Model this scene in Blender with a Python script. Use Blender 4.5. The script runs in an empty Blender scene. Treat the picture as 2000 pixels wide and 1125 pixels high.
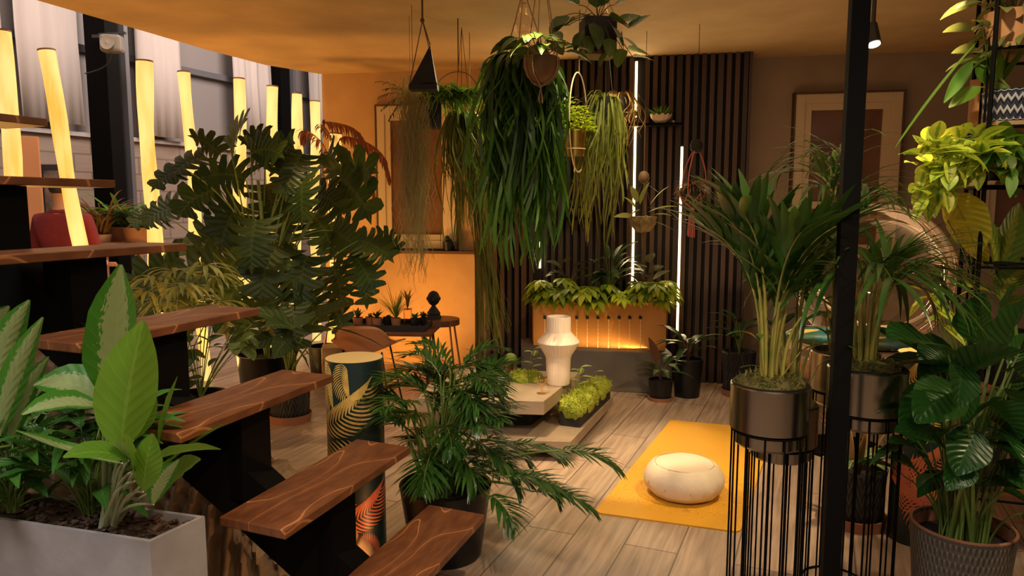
import bpy, math, random
from mathutils import Vector, Matrix, noise
R = random.Random(7)
sc = bpy.context.scene
C = sc.collection
PI = math.pi
# ---------------------------------------------------------------- camera
F = 1419.0; CX = 1000.0; CY = 562.5; PITCH = math.radians(6.51); HC = 1.5
cd = bpy.data.cameras.new('camera'); cam = bpy.data.objects.new('camera', cd); C.objects.link(cam)
cam.location = (0, 0, HC); cam.rotation_euler = (math.radians(90) - PITCH, 0, 0)
cd.sensor_width = 36; cd.lens = F / 2000 * 36; cd.clip_start = .05
sc.camera = cam
# ---------------------------------------------------------------- view, world
sc.view_settings.view_transform = 'Standard'; sc.view_settings.look = 'None'
sc.view_settings.gamma = 1; sc.view_settings.use_curve_mapping = False
sc.view_settings.exposure = -0.15
w = bpy.data.worlds.new('world'); sc.world = w; w.use_nodes = True
w.node_tree.nodes['Background'].inputs[0].default_value = (1, .8, .62, 1)
w.node_tree.nodes['Background'].inputs[1].default_value = .028
CEIL = 2.72
def light(name, kind, loc, target, power, col, size=.1, angle=60, blend=.5, size_y=None):
    ld = bpy.data.lights.new(name, kind); o = bpy.data.objects.new(name, ld); C.objects.link(o)
    o.location = loc; ld.energy = power; ld.color = col
    if kind == 'AREA':
        ld.size = size
        if size_y: ld.shape = 'RECTANGLE'; ld.size_y = size_y
    else: ld.shadow_soft_size = size
    if kind == 'SPOT': ld.spot_size = math.radians(angle); ld.spot_blend = blend
    if target: o.rotation_euler = (Vector(target) - Vector(loc)).to_track_quat('-Z', 'Y').to_euler()
    return o
WARM = (1, .66, .33); AMB = (1, .45, .10); NEU = (1, .86, .72)
# amber uplights behind the monstera and along the wall, on the floor of the stand
light('uplight_wall', 'SPOT', (-.95, 5.95, .12), (-1.15, 7.2, 1.2), 48, AMB, .08, 150, .8)
light('uplight_corner', 'AREA', (-2.25, 5.6, .25), (-1.9, 6.2, 2.7), 34, AMB, .5)
light('uplight_logs', 'AREA', (-3.0, 4.3, .5), (-1.6, 5.0, 2.72), 34, AMB, .6)
# ceiling spots, then hall lights and added fills
light('spot_mat', 'SPOT', (1.75, 3.0, 2.6), (1.0, 4.0, 0), 225, (1, .74, .42), .04, 62, .5)
light('spot_floor', 'SPOT', (-.1, 3.6, 2.6), (.75, 4.2, 0), 290, (1, .74, .45), .03, 30, .3)
light('spot_vase', 'SPOT', (.1, 3.55, 2.6), (.1, 4.6, .4), 135, (1, .68, .35), .04, 42, .5)
light('spot_floor_left', 'SPOT', (-1.5, 4.6, 2.6), (-1.05, 4.35, 0), 75, (1, .68, .33), .04, 60, .6)
light('spot_foreground', 'SPOT', (.5, .7, 2.75), (-.25, 3.1, .3), 150, (1, .72, .46), .025, 62, .6)
light('spot_stands', 'SPOT', (2.5, 1.2, 2.75), (1.1, 2.9, .3), 120, (1, .72, .42), .05, 60, .6)
light('spot_hanging', 'SPOT', (.95, 4.2, 2.62), (.1, 4.6, 1.5), 55, (1, .86, .5), .04, 90, .6)
light('spot_fern', 'SPOT', (.1, 5.5, 2.6), (-.4, 4.95, 2.0), 75, (1, .86, .5), .04, 90, .6)
light('spot_trough', 'SPOT', (.75, 4.75, 2.62), (.72, 6.0, .7), 90, (1, .72, .36), .04, 52, .6)
light('spot_shelf', 'SPOT', (1.25, 2.2, 2.7), (2.05, 3.1, 1.55), 85, (1, .83, .5), .04, 54, .5)
light('backdrop_wash', 'AREA', (.5, -.6, 5.2), (.6, -3.2, 1.2), 130, (1, .80, .62), 1.5)  # added wash on the unseen rear wall that the bowls mirror
light('hall_front', 'AREA', (-1.9, .3, 3.3), (-1.2, 1.9, .8), 78, (1, .92, .87), .9)
light('hall_left', 'AREA', (-1.3, 8.9, 5.0), (-4.6, 9.9, 3.0), 300, (1, .80, .68), 2.5)
light('hall_near', 'AREA', (-2.9, 5.4, 5.4), (-5.2, 8.4, 2.6), 170, (1, .80, .68), 2.0)
light('stair_light', 'SPOT', (-.1, .9, 2.9), (-1.0, 2.4, .9), 60, (1, .68, .44), .08, 60, .6)
light('block_fill', 'AREA', (.9, -.9, 2.5), (-.8, 2.7, .4), 17, (1, .80, .60), .8)  # added soft fill to brighten the carved block and treads
light('floor_uplight', 'SPOT', (-.42, 2.72, .10), (-.9, 2.62, .35), 7, (1, .42, .14), .05, 130, .9)
light('plant_light', 'SPOT', (.45, 4.1, 2.62), (.6, 4.75, 2.0), 26, (1, .86, .45), .04, 60, .6)
light('room_fill', 'AREA', (.9, 3.6, 2.66), (.9, 3.6, 0), 10, (1, .62, .32), 2.4)
light('ceiling_bounce', 'AREA', (1.6, 5.0, .7), (1.4, 4.9, 2.7), 7, (1, .62, .32), 1.2)

# ---------------------------------------------------------------- pixel helpers
cp, sp = math.cos(PITCH), math.sin(PITCH)
def P(px, py, y):
    v = py - CY; f = cp * F - sp * v; k = y / f
    return Vector(((px - CX) * k, y, HC - (sp * F + cp * v) * k))
def G(px, py, z=0.0):
    v = py - CY; d = sp * F + cp * v; k = (HC - z) / d
    return Vector(((px - CX) * k, (cp * F - sp * v) * k, z))
D24 = Vector((.39, .921, 0)).normalized(); N24 = Vector((-.921, .39, 0)).normalized()
def backwall(x): return 6.65 - .2 * x
def slatfront(x): return 6.40 - .22 * x
# ---------------------------------------------------------------- materials
def nt(name):
    m = bpy.data.materials.new(name); m.use_nodes = True
    n = m.node_tree; return m, n, n.nodes, n.links, n.nodes['Principled BSDF']
def c4(c): return (c[0], c[1], c[2], 1)
def simple(name, col, rough=.6, metal=0, bump=0, bscale=30, col2=None, nscale=6, spec=.5, emit=None, estr=0, coord='Object', stretch=(1, 1, 1), sheen=0, cfac=(.35, .65)):
    m, n, N, L, b = nt(name)
    b.inputs['Base Color'].default_value = c4(col); b.inputs['Roughness'].default_value = rough
    b.inputs['Metallic'].default_value = metal; b.inputs['Specular IOR Level'].default_value = spec
    tc = N.new('ShaderNodeTexCoord'); mp = N.new('ShaderNodeMapping'); mp.inputs['Scale'].default_value = stretch
    L.new(tc.outputs[coord], mp.inputs[0])
    if col2:
        t = N.new('ShaderNodeTexNoise'); t.inputs['Scale'].default_value = nscale; t.inputs['Detail'].default_value = 5
        r = N.new('ShaderNodeValToRGB'); r.color_ramp.elements[0].color = c4(col); r.color_ramp.elements[1].color = c4(col2)
        r.color_ramp.elements[0].position, r.color_ramp.elements[1].position = cfac
        L.new(mp.outputs[0], t.inputs['Vector']); L.new(t.outputs[0], r.inputs[0]); L.new(r.outputs[0], b.inputs['Base Color'])
    if bump:
        t2 = N.new('ShaderNodeTexNoise'); t2.inputs['Scale'].default_value = bscale; t2.inputs['Detail'].default_value = 4
        bp = N.new('ShaderNodeBump'); bp.inputs['Strength'].default_value = bump; bp.inputs['Distance'].default_value = .01
        L.new(mp.outputs[0], t2.inputs['Vector']); L.new(t2.outputs[0], bp.inputs['Height']); L.new(bp.outputs[0], b.inputs['Normal'])
    if emit:
        b.inputs['Emission Color'].default_value = c4(emit); b.inputs['Emission Strength'].default_value = estr
    return m
def leafmat(name, c1, c2, rough=.42, trans=.28, vein=None, vstr=.5, centre=None, cw=.3, edge=None, tcol=None, spec=.45, veins=9, bumpv=.35, nsc=14):
    """u runs along the blade, v across it; colour varies leaf by leaf"""
    m, n, N, L, b = nt(name)
    geo = N.new('ShaderNodeNewGeometry'); uv = N.new('ShaderNodeUVMap'); sx = N.new('ShaderNodeSeparateXYZ')
    L.new(uv.outputs[0], sx.inputs[0])
    mix = N.new('ShaderNodeMix'); mix.data_type = 'RGBA'
    mix.inputs[6].default_value = c4(c1); mix.inputs[7].default_value = c4(c2); L.new(geo.outputs['Random Per Island'], mix.inputs[0])
    out = mix.outputs[2]
    def mth(op, a, bb=None, cc=None):
        q = N.new('ShaderNodeMath'); q.operation = op
        for i, x in enumerate((a, bb, cc)):
            if x is None: continue
            if isinstance(x, (int, float)): q.inputs[i].default_value = x
            else: L.new(x, q.inputs[i])
        return q.outputs[0]
    av = mth('ABSOLUTE', mth('MULTIPLY', mth('SUBTRACT', sx.outputs[1], .5), 2.0))
    def over(col, fac):
        nonlocal out
        q = N.new('ShaderNodeMix'); q.data_type = 'RGBA'; L.new(fac, q.inputs[0]); L.new(out, q.inputs[6]); q.inputs[7].default_value = c4(col)
        out = q.outputs[2]
    if centre:
        tn = N.new('ShaderNodeTexNoise'); tn.inputs['Scale'].default_value = nsc; tn.inputs['Detail'].default_value = 8
        L.new(uv.outputs[0], tn.inputs['Vector'])
        a2 = mth('ADD', av, mth('MULTIPLY', mth('SUBTRACT', tn.outputs[0], .5), .9))
        over(centre, mth('MULTIPLY', mth('LESS_THAN', a2, cw), .85))
    if edge:
        tn = N.new('ShaderNodeTexNoise'); tn.inputs['Scale'].default_value = 9
        L.new(uv.outputs[0], tn.inputs['Vector'])
        over(edge, mth('GREATER_THAN', mth('ADD', av, mth('MULTIPLY', mth('SUBTRACT', tn.outputs[0], .5), .8)), .62))
    if vein:
        over(vein, mth('MULTIPLY', mth('LESS_THAN', av, .06), vstr))
        s = mth('SINE', mth('MULTIPLY', mth('SUBTRACT', sx.outputs[0], mth('MULTIPLY', av, .22)), veins * 6.2832))
        over(vein, mth('MULTIPLY', mth('GREATER_THAN', s, .93), vstr * .5))
        bp = N.new('ShaderNodeBump'); bp.inputs['Strength'].default_value = bumpv; bp.inputs['Distance'].default_value = .004
        L.new(s, bp.inputs['Height']); L.new(bp.outputs[0], b.inputs['Normal'])
    L.new(out, b.inputs['Base Color']); b.inputs['Roughness'].default_value = rough; b.inputs['Specular IOR Level'].default_value = spec
    if trans:
        t = N.new('ShaderNodeBsdfTranslucent')
        hs = N.new('ShaderNodeHueSaturation'); hs.inputs['Value'].default_value = 1.5; hs.inputs['Hue'].default_value = .48
        L.new(out, hs.inputs['Color']); L.new(hs.outputs[0], t.inputs[0])
        ms = N.new('ShaderNodeMixShader'); ms.inputs[0].default_value = trans
        L.new(b.outputs[0], ms.inputs[1]); L.new(t.outputs[0], ms.inputs[2]); L.new(ms.outputs[0], N['Material Output'].inputs[0])
    return m
def woodmat(name, dark, light_, scale=4, stretch=(1, 1, 1), rough=.5, rings=8, bump=.15, ringfac=.75, lines=None):
    """grain as level lines of a stretched noise field (cathedral figure)"""
    m, n, N, L, b = nt(name)
    tc = N.new('ShaderNodeTexCoord'); mp = N.new('ShaderNodeMapping'); mp.inputs['Scale'].default_value = stretch
    L.new(tc.outputs['Object'], mp.inputs[0])
    t = N.new('ShaderNodeTexNoise'); t.inputs['Scale'].default_value = scale; t.inputs['Detail'].default_value = 1.2
    L.new(mp.outputs[0], t.inputs['Vector'])
    q = N.new('ShaderNodeMath'); q.operation = 'MULTIPLY'; q.inputs[1].default_value = rings * 6.28; L.new(t.outputs[0], q.inputs[0])
    s = N.new('ShaderNodeMath'); s.operation = 'SINE'; L.new(q.outputs[0], s.inputs[0])
    r = N.new('ShaderNodeValToRGB'); r.color_ramp.elements[0].position = .15; r.color_ramp.elements[0].color = c4(dark)
    r.color_ramp.elements[1].position = .95; r.color_ramp.elements[1].color = c4(light_)
    h = N.new('ShaderNodeMath'); h.operation = 'MULTIPLY_ADD'; h.inputs[1].default_value = .5; h.inputs[2].default_value = .5
    L.new(s.outputs[0], h.inputs[0])
    t2 = N.new('ShaderNodeTexNoise'); t2.inputs['Scale'].default_value = scale * 9; t2.inputs['Detail'].default_value = 6
    L.new(mp.outputs[0], t2.inputs['Vector'])
    mx = N.new('ShaderNodeMath'); mx.operation = 'MULTIPLY_ADD'; mx.inputs[1].default_value = ringfac
    k = N.new('ShaderNodeMath'); k.operation = 'MULTIPLY_ADD'; k.inputs[1].default_value = .9; k.inputs[2].default_value = -.25
    L.new(t2.outputs[0], k.inputs[0]); L.new(h.outputs[0], mx.inputs[0]); L.new(k.outputs[0], mx.inputs[2])
    L.new(mx.outputs[0], r.inputs[0]); col = r.outputs[0]
    if lines:
        g = N.new('ShaderNodeMath'); g.operation = 'GREATER_THAN'; g.inputs[1].default_value = .992; L.new(s.outputs[0], g.inputs[0])
        g2 = N.new('ShaderNodeMath'); g2.operation = 'MULTIPLY'; g2.inputs[1].default_value = .7; L.new(g.outputs[0], g2.inputs[0])
        mm = N.new('ShaderNodeMix'); mm.data_type = 'RGBA'; L.new(g2.outputs[0], mm.inputs[0]); L.new(col, mm.inputs[6]); mm.inputs[7].default_value = c4(lines); col = mm.outputs[2]
    L.new(col, b.inputs['Base Color']); b.inputs['Roughness'].default_value = rough
    bp = N.new('ShaderNodeBump'); bp.inputs['Strength'].default_value = bump; bp.inputs['Distance'].default_value = .004
    L.new(mx.outputs[0], bp.inputs['Height']); L.new(bp.outputs[0], b.inputs['Normal'])
    return m
def brickmat(name, a, bcol, mortar, bw, bh, msize=.012, rot=(0, 0, 0), rough=.8, grain=0, bump=.3, offset=.5, coord='Object', gstretch=(1, 14, 1)):
    m, n, N, L, b = nt(name)
    tc = N.new('ShaderNodeTexCoord'); mp = N.new('ShaderNodeMapping'); mp.inputs['Rotation'].default_value = rot
    L.new(tc.outputs[coord], mp.inputs[0])
    t = N.new('ShaderNodeTexBrick'); t.inputs['Color1'].default_value = c4(a); t.inputs['Color2'].default_value = c4(bcol)
    t.inputs['Mortar'].default_value = c4(mortar); t.inputs['Scale'].default_value = 1; t.inputs['Brick Width'].default_value = bw
    t.inputs['Row Height'].default_value = bh; t.inputs['Mortar Size'].default_value = msize; t.offset = offset
    t.inputs['Mortar Smooth'].default_value = .2
    L.new(mp.outputs[0], t.inputs['Vector']); col = t.outputs[0]
    if grain:
        mp2 = N.new('ShaderNodeMapping'); mp2.inputs['Scale'].default_value = gstretch; L.new(mp.outputs[0], mp2.inputs[0])
        g = N.new('ShaderNodeTexNoise'); g.inputs['Scale'].default_value = 2.6; g.inputs['Detail'].default_value = 8; g.inputs['Distortion'].default_value = .6
        L.new(mp2.outputs[0], g.inputs['Vector'])
        rr = N.new('ShaderNodeValToRGB'); rr.color_ramp.elements[0].position = .3; rr.color_ramp.elements[0].color = (1 - grain,) * 3 + (1,)
        rr.color_ramp.elements[1].position = .62; L.new(g.outputs[0], rr.inputs[0])
        mx = N.new('ShaderNodeMix'); mx.data_type = 'RGBA'; mx.blend_type = 'MULTIPLY'; mx.inputs[0].default_value = 1
        L.new(col, mx.inputs[6]); L.new(rr.outputs[0], mx.inputs[7]); col = mx.outputs[2]
    L.new(col, b.inputs['Base Color']); b.inputs['Roughness'].default_value = rough
    bp = N.new('ShaderNodeBump'); bp.inputs['Strength'].default_value = bump; bp.inputs['Distance'].default_value = .004; bp.invert = True
    L.new(t.outputs['Fac'], bp.inputs['Height']); L.new(bp.outputs[0], b.inputs['Normal'])
    return m
def glassmat(name, col=(1, 1, 1), rough=.02, alpha=.2):
    m, n, N, L, b = nt(name)
    N.remove(b); g = N.new('ShaderNodeBsdfGlossy'); g.inputs['Roughness'].default_value = rough; g.inputs[0].default_value = c4(col)
    t = N.new('ShaderNodeBsdfTransparent'); t.inputs[0].default_value = c4(col)
    fr = N.new('ShaderNodeLayerWeight'); fr.inputs[0].default_value = .25
    mu = N.new('ShaderNodeMath'); mu.operation = 'MULTIPLY_ADD'; mu.inputs[1].default_value = .55; mu.inputs[2].default_value = alpha; mu.use_clamp = True
    L.new(fr.outputs['Fresnel'], mu.inputs[0])
    x = N.new('ShaderNodeMixShader'); L.new(mu.outputs[0], x.inputs[0]); L.new(t.outputs[0], x.inputs[1]); L.new(g.outputs[0], x.inputs[2])
    L.new(x.outputs[0], N['Material Output'].inputs[0]); return m

def slatm():
    m, n, N, L, b = nt('walnut_slat'); g = N.new('ShaderNodeNewGeometry'); r = N.new('ShaderNodeValToRGB'); e = r.color_ramp.elements
    e[0].color = (.022, .011, .008, 1); e[1].color = (.085, .042, .026, 1); q = e.new(.5); q.color = (.045, .024, .016, 1)
    L.new(g.outputs['Random Per Island'], r.inputs[0]); tc = N.new('ShaderNodeTexCoord'); mp = N.new('ShaderNodeMapping'); mp.inputs['Scale'].default_value = (30, 30, 1.5)
    t = N.new('ShaderNodeTexNoise'); t.inputs['Detail'].default_value = 5; L.new(tc.outputs['Object'], mp.inputs[0]); L.new(mp.outputs[0], t.inputs[0])
    mr = N.new('ShaderNodeMapRange'); mr.inputs[3].default_value = .55; mr.inputs[4].default_value = 1.35; L.new(t.outputs[0], mr.inputs[0])
    mx = N.new('ShaderNodeVectorMath'); mx.operation = 'SCALE'; L.new(r.outputs[0], mx.inputs[0]); L.new(mr.outputs[0], mx.inputs['Scale']); L.new(mx.outputs[0], b.inputs['Base Color']); b.inputs['Roughness'].default_value = .5; return m
M = dict(
 ceiling=simple('plaster_ceiling', (.53, .36, .175), .85, bump=.25, bscale=9, col2=(.46, .305, .145), nscale=3),
 wall=simple('clay_wall', (.58, .36, .17), .85, bump=.25, bscale=14, col2=(.50, .30, .135), nscale=4),
 wallr=simple('taupe_wall', (.36, .27, .19), .85, bump=.2, bscale=14, col2=(.32, .24, .165), nscale=4),
 floor=brickmat('oak_plank_floor', (.44, .315, .225), (.37, .262, .19), (.15, .105, .075), 1.5, .235, .004, (0, 0, -math.radians(67)), .42, grain=.42, bump=.25, offset=.37),
 block=brickmat('grey_block_wall', (.25, .19, .155), (.30, .225, .185), (.17, .13, .105), .44, .21, .012, (math.radians(90), 0, 0), .9, grain=.12),
 steel=simple('black_steel', (.003, .0026, .0024), .7, .0, spec=.08),
 matblack=simple('matt_black', (.008, .007, .007), .75),
 darkgrey=simple('dark_grey_paint', (.035, .035, .037), .6),
 bluegrey=simple('blue_grey_steel', (.10, .10, .115), .5),
 curtain=simple('hall_curtain', (.50, .45, .43), .9, col2=(.42, .37, .36), nscale=2, stretch=(1, 1, .15)),
 panelgrey=simple('grey_glazing', (.22, .20, .20), .5),
 cream=simple('cream_wood', (.66, .52, .34), .5, bump=.05),
 brownsill=simple('brown_board', (.10, .045, .02), .5),
 tread=woodmat('tread_plywood', (.10, .032, .011), (.26, .092, .028), 1.5, (1.0, 3.4, 1.0), .45, 7, ringfac=.16, lines=(.42, .18, .065)),
 slat=slatm(),
 slatbk=simple('slat_backing', (.006, .004, .004), .9),
 carved=woodmat('carved_pine', (.26, .165, .085), (.42, .29, .165), 1.5, (1, 1, 4), .6, 3, ringfac=.3),
 log=None,
 concrete=simple('concrete', (.33, .31, .315), .8, bump=.2, bscale=20, col2=(.25, .235, .24), nscale=5),
 slab=simple('stone_slab', (.32, .235, .15), .55, bump=.08, bscale=30, col2=(.22, .16, .105), nscale=4),
 basegrey=simple('grey_plinth', (.12, .10, .085), .7, col2=(.10, .085, .07)),
 bark=simple('bark_mulch', (.035, .020, .012), .9, bump=1, bscale=60, col2=(.10, .05, .028), nscale=30),
 soil=simple('soil', (.012, .008, .006), .95, bump=1, bscale=80),
 terracotta=simple('terracotta', (.33, .14, .07), .7, col2=(.28, .11, .055)),
 orange=simple('orange_powdercoat', (.62, .27, .06), .45),
 white=simple('white_ceramic', (.66, .54, .42), .5),
 gold=simple('brass', (.75, .47, .12), .28, 1),
 gunmetal=simple('gunmetal', (.40, .35, .27), .24, 1),
 plastic=simple('black_plastic', (.007, .007, .007), .38, spec=.35),
 pinkrope=simple('pink_cord', (.45, .12, .10), .8),
 rope=simple('jute_cord', (.28, .17, .09), .9),
 mat=None, cushion=simple('cushion_cotton', (.70, .58, .42), .9, bump=.2, bscale=60),
 moss=simple('moss', (.16, .20, .012), .9, bump=1, bscale=60, col2=(.30, .34, .025), nscale=25),
 stem=simple('green_stem', (.10, .17, .025), .5, col2=(.16, .22, .04)),
 palestem=simple('pale_petiole', (.33, .40, .20), .5, col2=(.42, .46, .28)),
 cane=simple('palm_cane', (.16, .19, .03), .45, col2=(.30, .24, .05), nscale=9),
 brownstem=simple('brown_stem', (.10, .055, .025), .7),
 led=simple('led_strip', (1, .8, .5), .5, emit=(1, .72, .36), estr=4.5),
 pot_pat=None,
 basket=None,
 glass=glassmat('clear_acrylic', (1, .93, .85), .03, .02),
 pane=glassmat('window_pane', (.85, .62, .42), .08, .16),
 red=simple('red_knit', (.20, .018, .018), .9, bump=.3, bscale=40, col2=(.15, .012, .016)),
 skin=simple('skin', (.55, .30, .20), .6),
 hair=simple('hair_dark', (.02, .012, .008), .6),
 trousers=simple('grey_trousers', (.05, .05, .06), .9),
 card=simple('brown_card', (.42, .20, .09), .8),
 pinkplaster=simple('orange_board', (.55, .24, .10), .8),
)
# glowing log: thin wood veneer lit from inside
def logmat():
    m, n, N, L, b = nt('glowing_log')
    tc = N.new('ShaderNodeTexCoord'); mp = N.new('ShaderNodeMapping'); mp.inputs['Scale'].default_value = (9, 9, 1.6)
    L.new(tc.outputs['Object'], mp.inputs[0])
    t = N.new('ShaderNodeTexNoise'); t.inputs['Scale'].default_value = 1.5; t.inputs['Detail'].default_value = 6; L.new(mp.outputs[0], t.inputs[0])
    v = N.new('ShaderNodeTexVoronoi'); v.inputs['Scale'].default_value = 2.2
    mp2 = N.new('ShaderNodeMapping'); mp2.inputs['Scale'].default_value = (2.5, 2.5, 1.3); L.new(tc.outputs['Object'], mp2.inputs[0]); L.new(mp2.outputs[0], v.inputs[0])
    r = N.new('ShaderNodeValToRGB'); e = r.color_ramp.elements
    e[0].position = .30; e[0].color = (.95, .46, .06, 1); e[1].position = .66; e[1].color = (1, .80, .27, 1)
    L.new(t.outputs[0], r.inputs[0])
    k = N.new('ShaderNodeValToRGB'); k.color_ramp.elements[0].position = .03; k.color_ramp.elements[0].color = (.55, .32, .12, 1)
    k.color_ramp.elements[1].position = .14; k.color_ramp.elements[1].color = (1, 1, 1, 1); L.new(v.outputs[0], k.inputs[0])
    mx = N.new('ShaderNodeMix'); mx.data_type = 'RGBA'; mx.blend_type = 'MULTIPLY'; mx.inputs[0].default_value = .8
    L.new(r.outputs[0], mx.inputs[6]); L.new(k.outputs[0], mx.inputs[7])
    b.inputs['Base Color'].default_value = (.5, .3, .1, 1)
    L.new(mx.outputs[2], b.inputs['Emission Color']); b.inputs['Emission Strength'].default_value = 1.05
    return m
M['log'] = logmat()
def matmat():
    m, n, N, L, b = nt('yoga_mat')
    tc = N.new('ShaderNodeTexCoord')
    v = N.new('ShaderNodeTexVoronoi'); v.inputs['Scale'].default_value = 9; v.feature = 'DISTANCE_TO_EDGE'
    t = N.new('ShaderNodeTexNoise'); t.inputs['Scale'].default_value = 7; t.inputs['Distortion'].default_value = 2.2; t.inputs['Detail'].default_value = 1
    L.new(tc.outputs['Object'], v.inputs[0]); L.new(tc.outputs['Object'], t.inputs[0])
    s = N.new('ShaderNodeMath'); s.operation = 'MULTIPLY'; s.inputs[1].default_value = 95; L.new(t.outputs[0], s.inputs[0])
    s2 = N.new('ShaderNodeMath'); s2.operation = 'SINE'; L.new(s.outputs[0], s2.inputs[0])
    g = N.new('ShaderNodeMath'); g.operation = 'GREATER_THAN'; g.inputs[1].default_value = .72; L.new(s2.outputs[0], g.inputs[0])
    uv = N.new('ShaderNodeSeparateXYZ'); L.new(tc.outputs['Object'], uv.inputs[0])
    dd = N.new('ShaderNodeVectorMath'); dd.operation = 'DOT_PRODUCT'; dd.inputs[1].default_value = D24; L.new(tc.outputs['Object'], dd.inputs[0])
    msk = N.new('ShaderNodeMapRange'); msk.inputs[1].default_value = .08; msk.inputs[2].default_value = .22; L.new(dd.outputs['Value'], msk.inputs[0])
    msk2 = N.new('ShaderNodeMapRange'); msk2.inputs[1].default_value = .86; msk2.inputs[2].default_value = .72; L.new(dd.outputs['Value'], msk2.inputs[0])
    a = N.new('ShaderNodeMath'); a.operation = 'MULTIPLY'; L.new(msk.outputs[0], a.inputs[0]); L.new(msk2.outputs[0], a.inputs[1])
    a2 = N.new('ShaderNodeMath'); a2.operation = 'MULTIPLY'; L.new(a.outputs[0], a2.inputs[0]); L.new(g.outputs[0], a2.inputs[1])
    a3 = N.new('ShaderNodeMath'); a3.operation = 'MULTIPLY'; a3.inputs[1].default_value = .6; L.new(a2.outputs[0], a3.inputs[0])
    mx = N.new('ShaderNodeMix'); mx.data_type = 'RGBA'; mx.inputs[6].default_value = (.66, .33, .018, 1); mx.inputs[7].default_value = (.30, .13, .01, 1)
    L.new(a3.outputs[0], mx.inputs[0]); L.new(mx.outputs[2], b.inputs['Base Color']); b.inputs['Roughness'].default_value = .6
    return m
M['mat'] = matmat()
def weave(name, c1, c2, sx, sy, sharp=.5, rough=.6, rot=0.0):
    """woven / chevron relief in object space round a pot"""
    m, n, N, L, b = nt(name)
    tc = N.new('ShaderNodeUVMap'); sp_ = N.new('ShaderNodeSeparateXYZ'); L.new(tc.outputs[0], sp_.inputs[0])
    def mth(op, a, bb=None):
        q = N.new('ShaderNodeMath'); q.operation = op
        for i, x in enumerate((a, bb)):
            if x is None: continue
            if isinstance(x, (int, float)): q.inputs[i].default_value = x
            else: L.new(x, q.inputs[i])
        return q.outputs[0]
    u = mth('MULTIPLY', sp_.outputs[0], sx); v = mth('MULTIPLY', sp_.outputs[1], sy)
    tri = mth('ABSOLUTE', mth('SUBTRACT', mth('FRACT', u), .5))
    s = mth('SINE', mth('MULTIPLY', mth('ADD', v, mth('MULTIPLY', tri, rot)), 6.283))
    s2 = mth('SINE', mth('MULTIPLY', u, 6.283))
    h = mth('MULTIPLY', mth('ADD', mth('MULTIPLY', s, s2 if rot == 0 else 1.0), 1), .5)
    mx = N.new('ShaderNodeMix'); mx.data_type = 'RGBA'; mx.inputs[6].default_value = c4(c1); mx.inputs[7].default_value = c4(c2)
    L.new(mth('GREATER_THAN', h, sharp), mx.inputs[0]); L.new(mx.outputs[2], b.inputs['Base Color'])
    bp = N.new('ShaderNodeBump'); bp.inputs['Strength'].default_value = .8; bp.inputs['Distance'].default_value = .01
    L.new(h, bp.inputs['Height']); L.new(bp.outputs[0], b.inputs['Normal']); b.inputs['Roughness'].default_value = rough
    return m
M['pot_pat'] = weave('chevron_pot', (.010, .010, .011), (.035, .033, .03), 14, 16, .6, .5, 3.0)
M['wovengrey'] = weave('woven_grey', (.075, .062, .045), (.13, .11, .08), 60, 26, .5, .8)
M['wovenblue'] = weave('woven_blue_white', (.015, .017, .04), (.40, .40, .44), 26, 9, .72, .7, .9)
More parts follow.
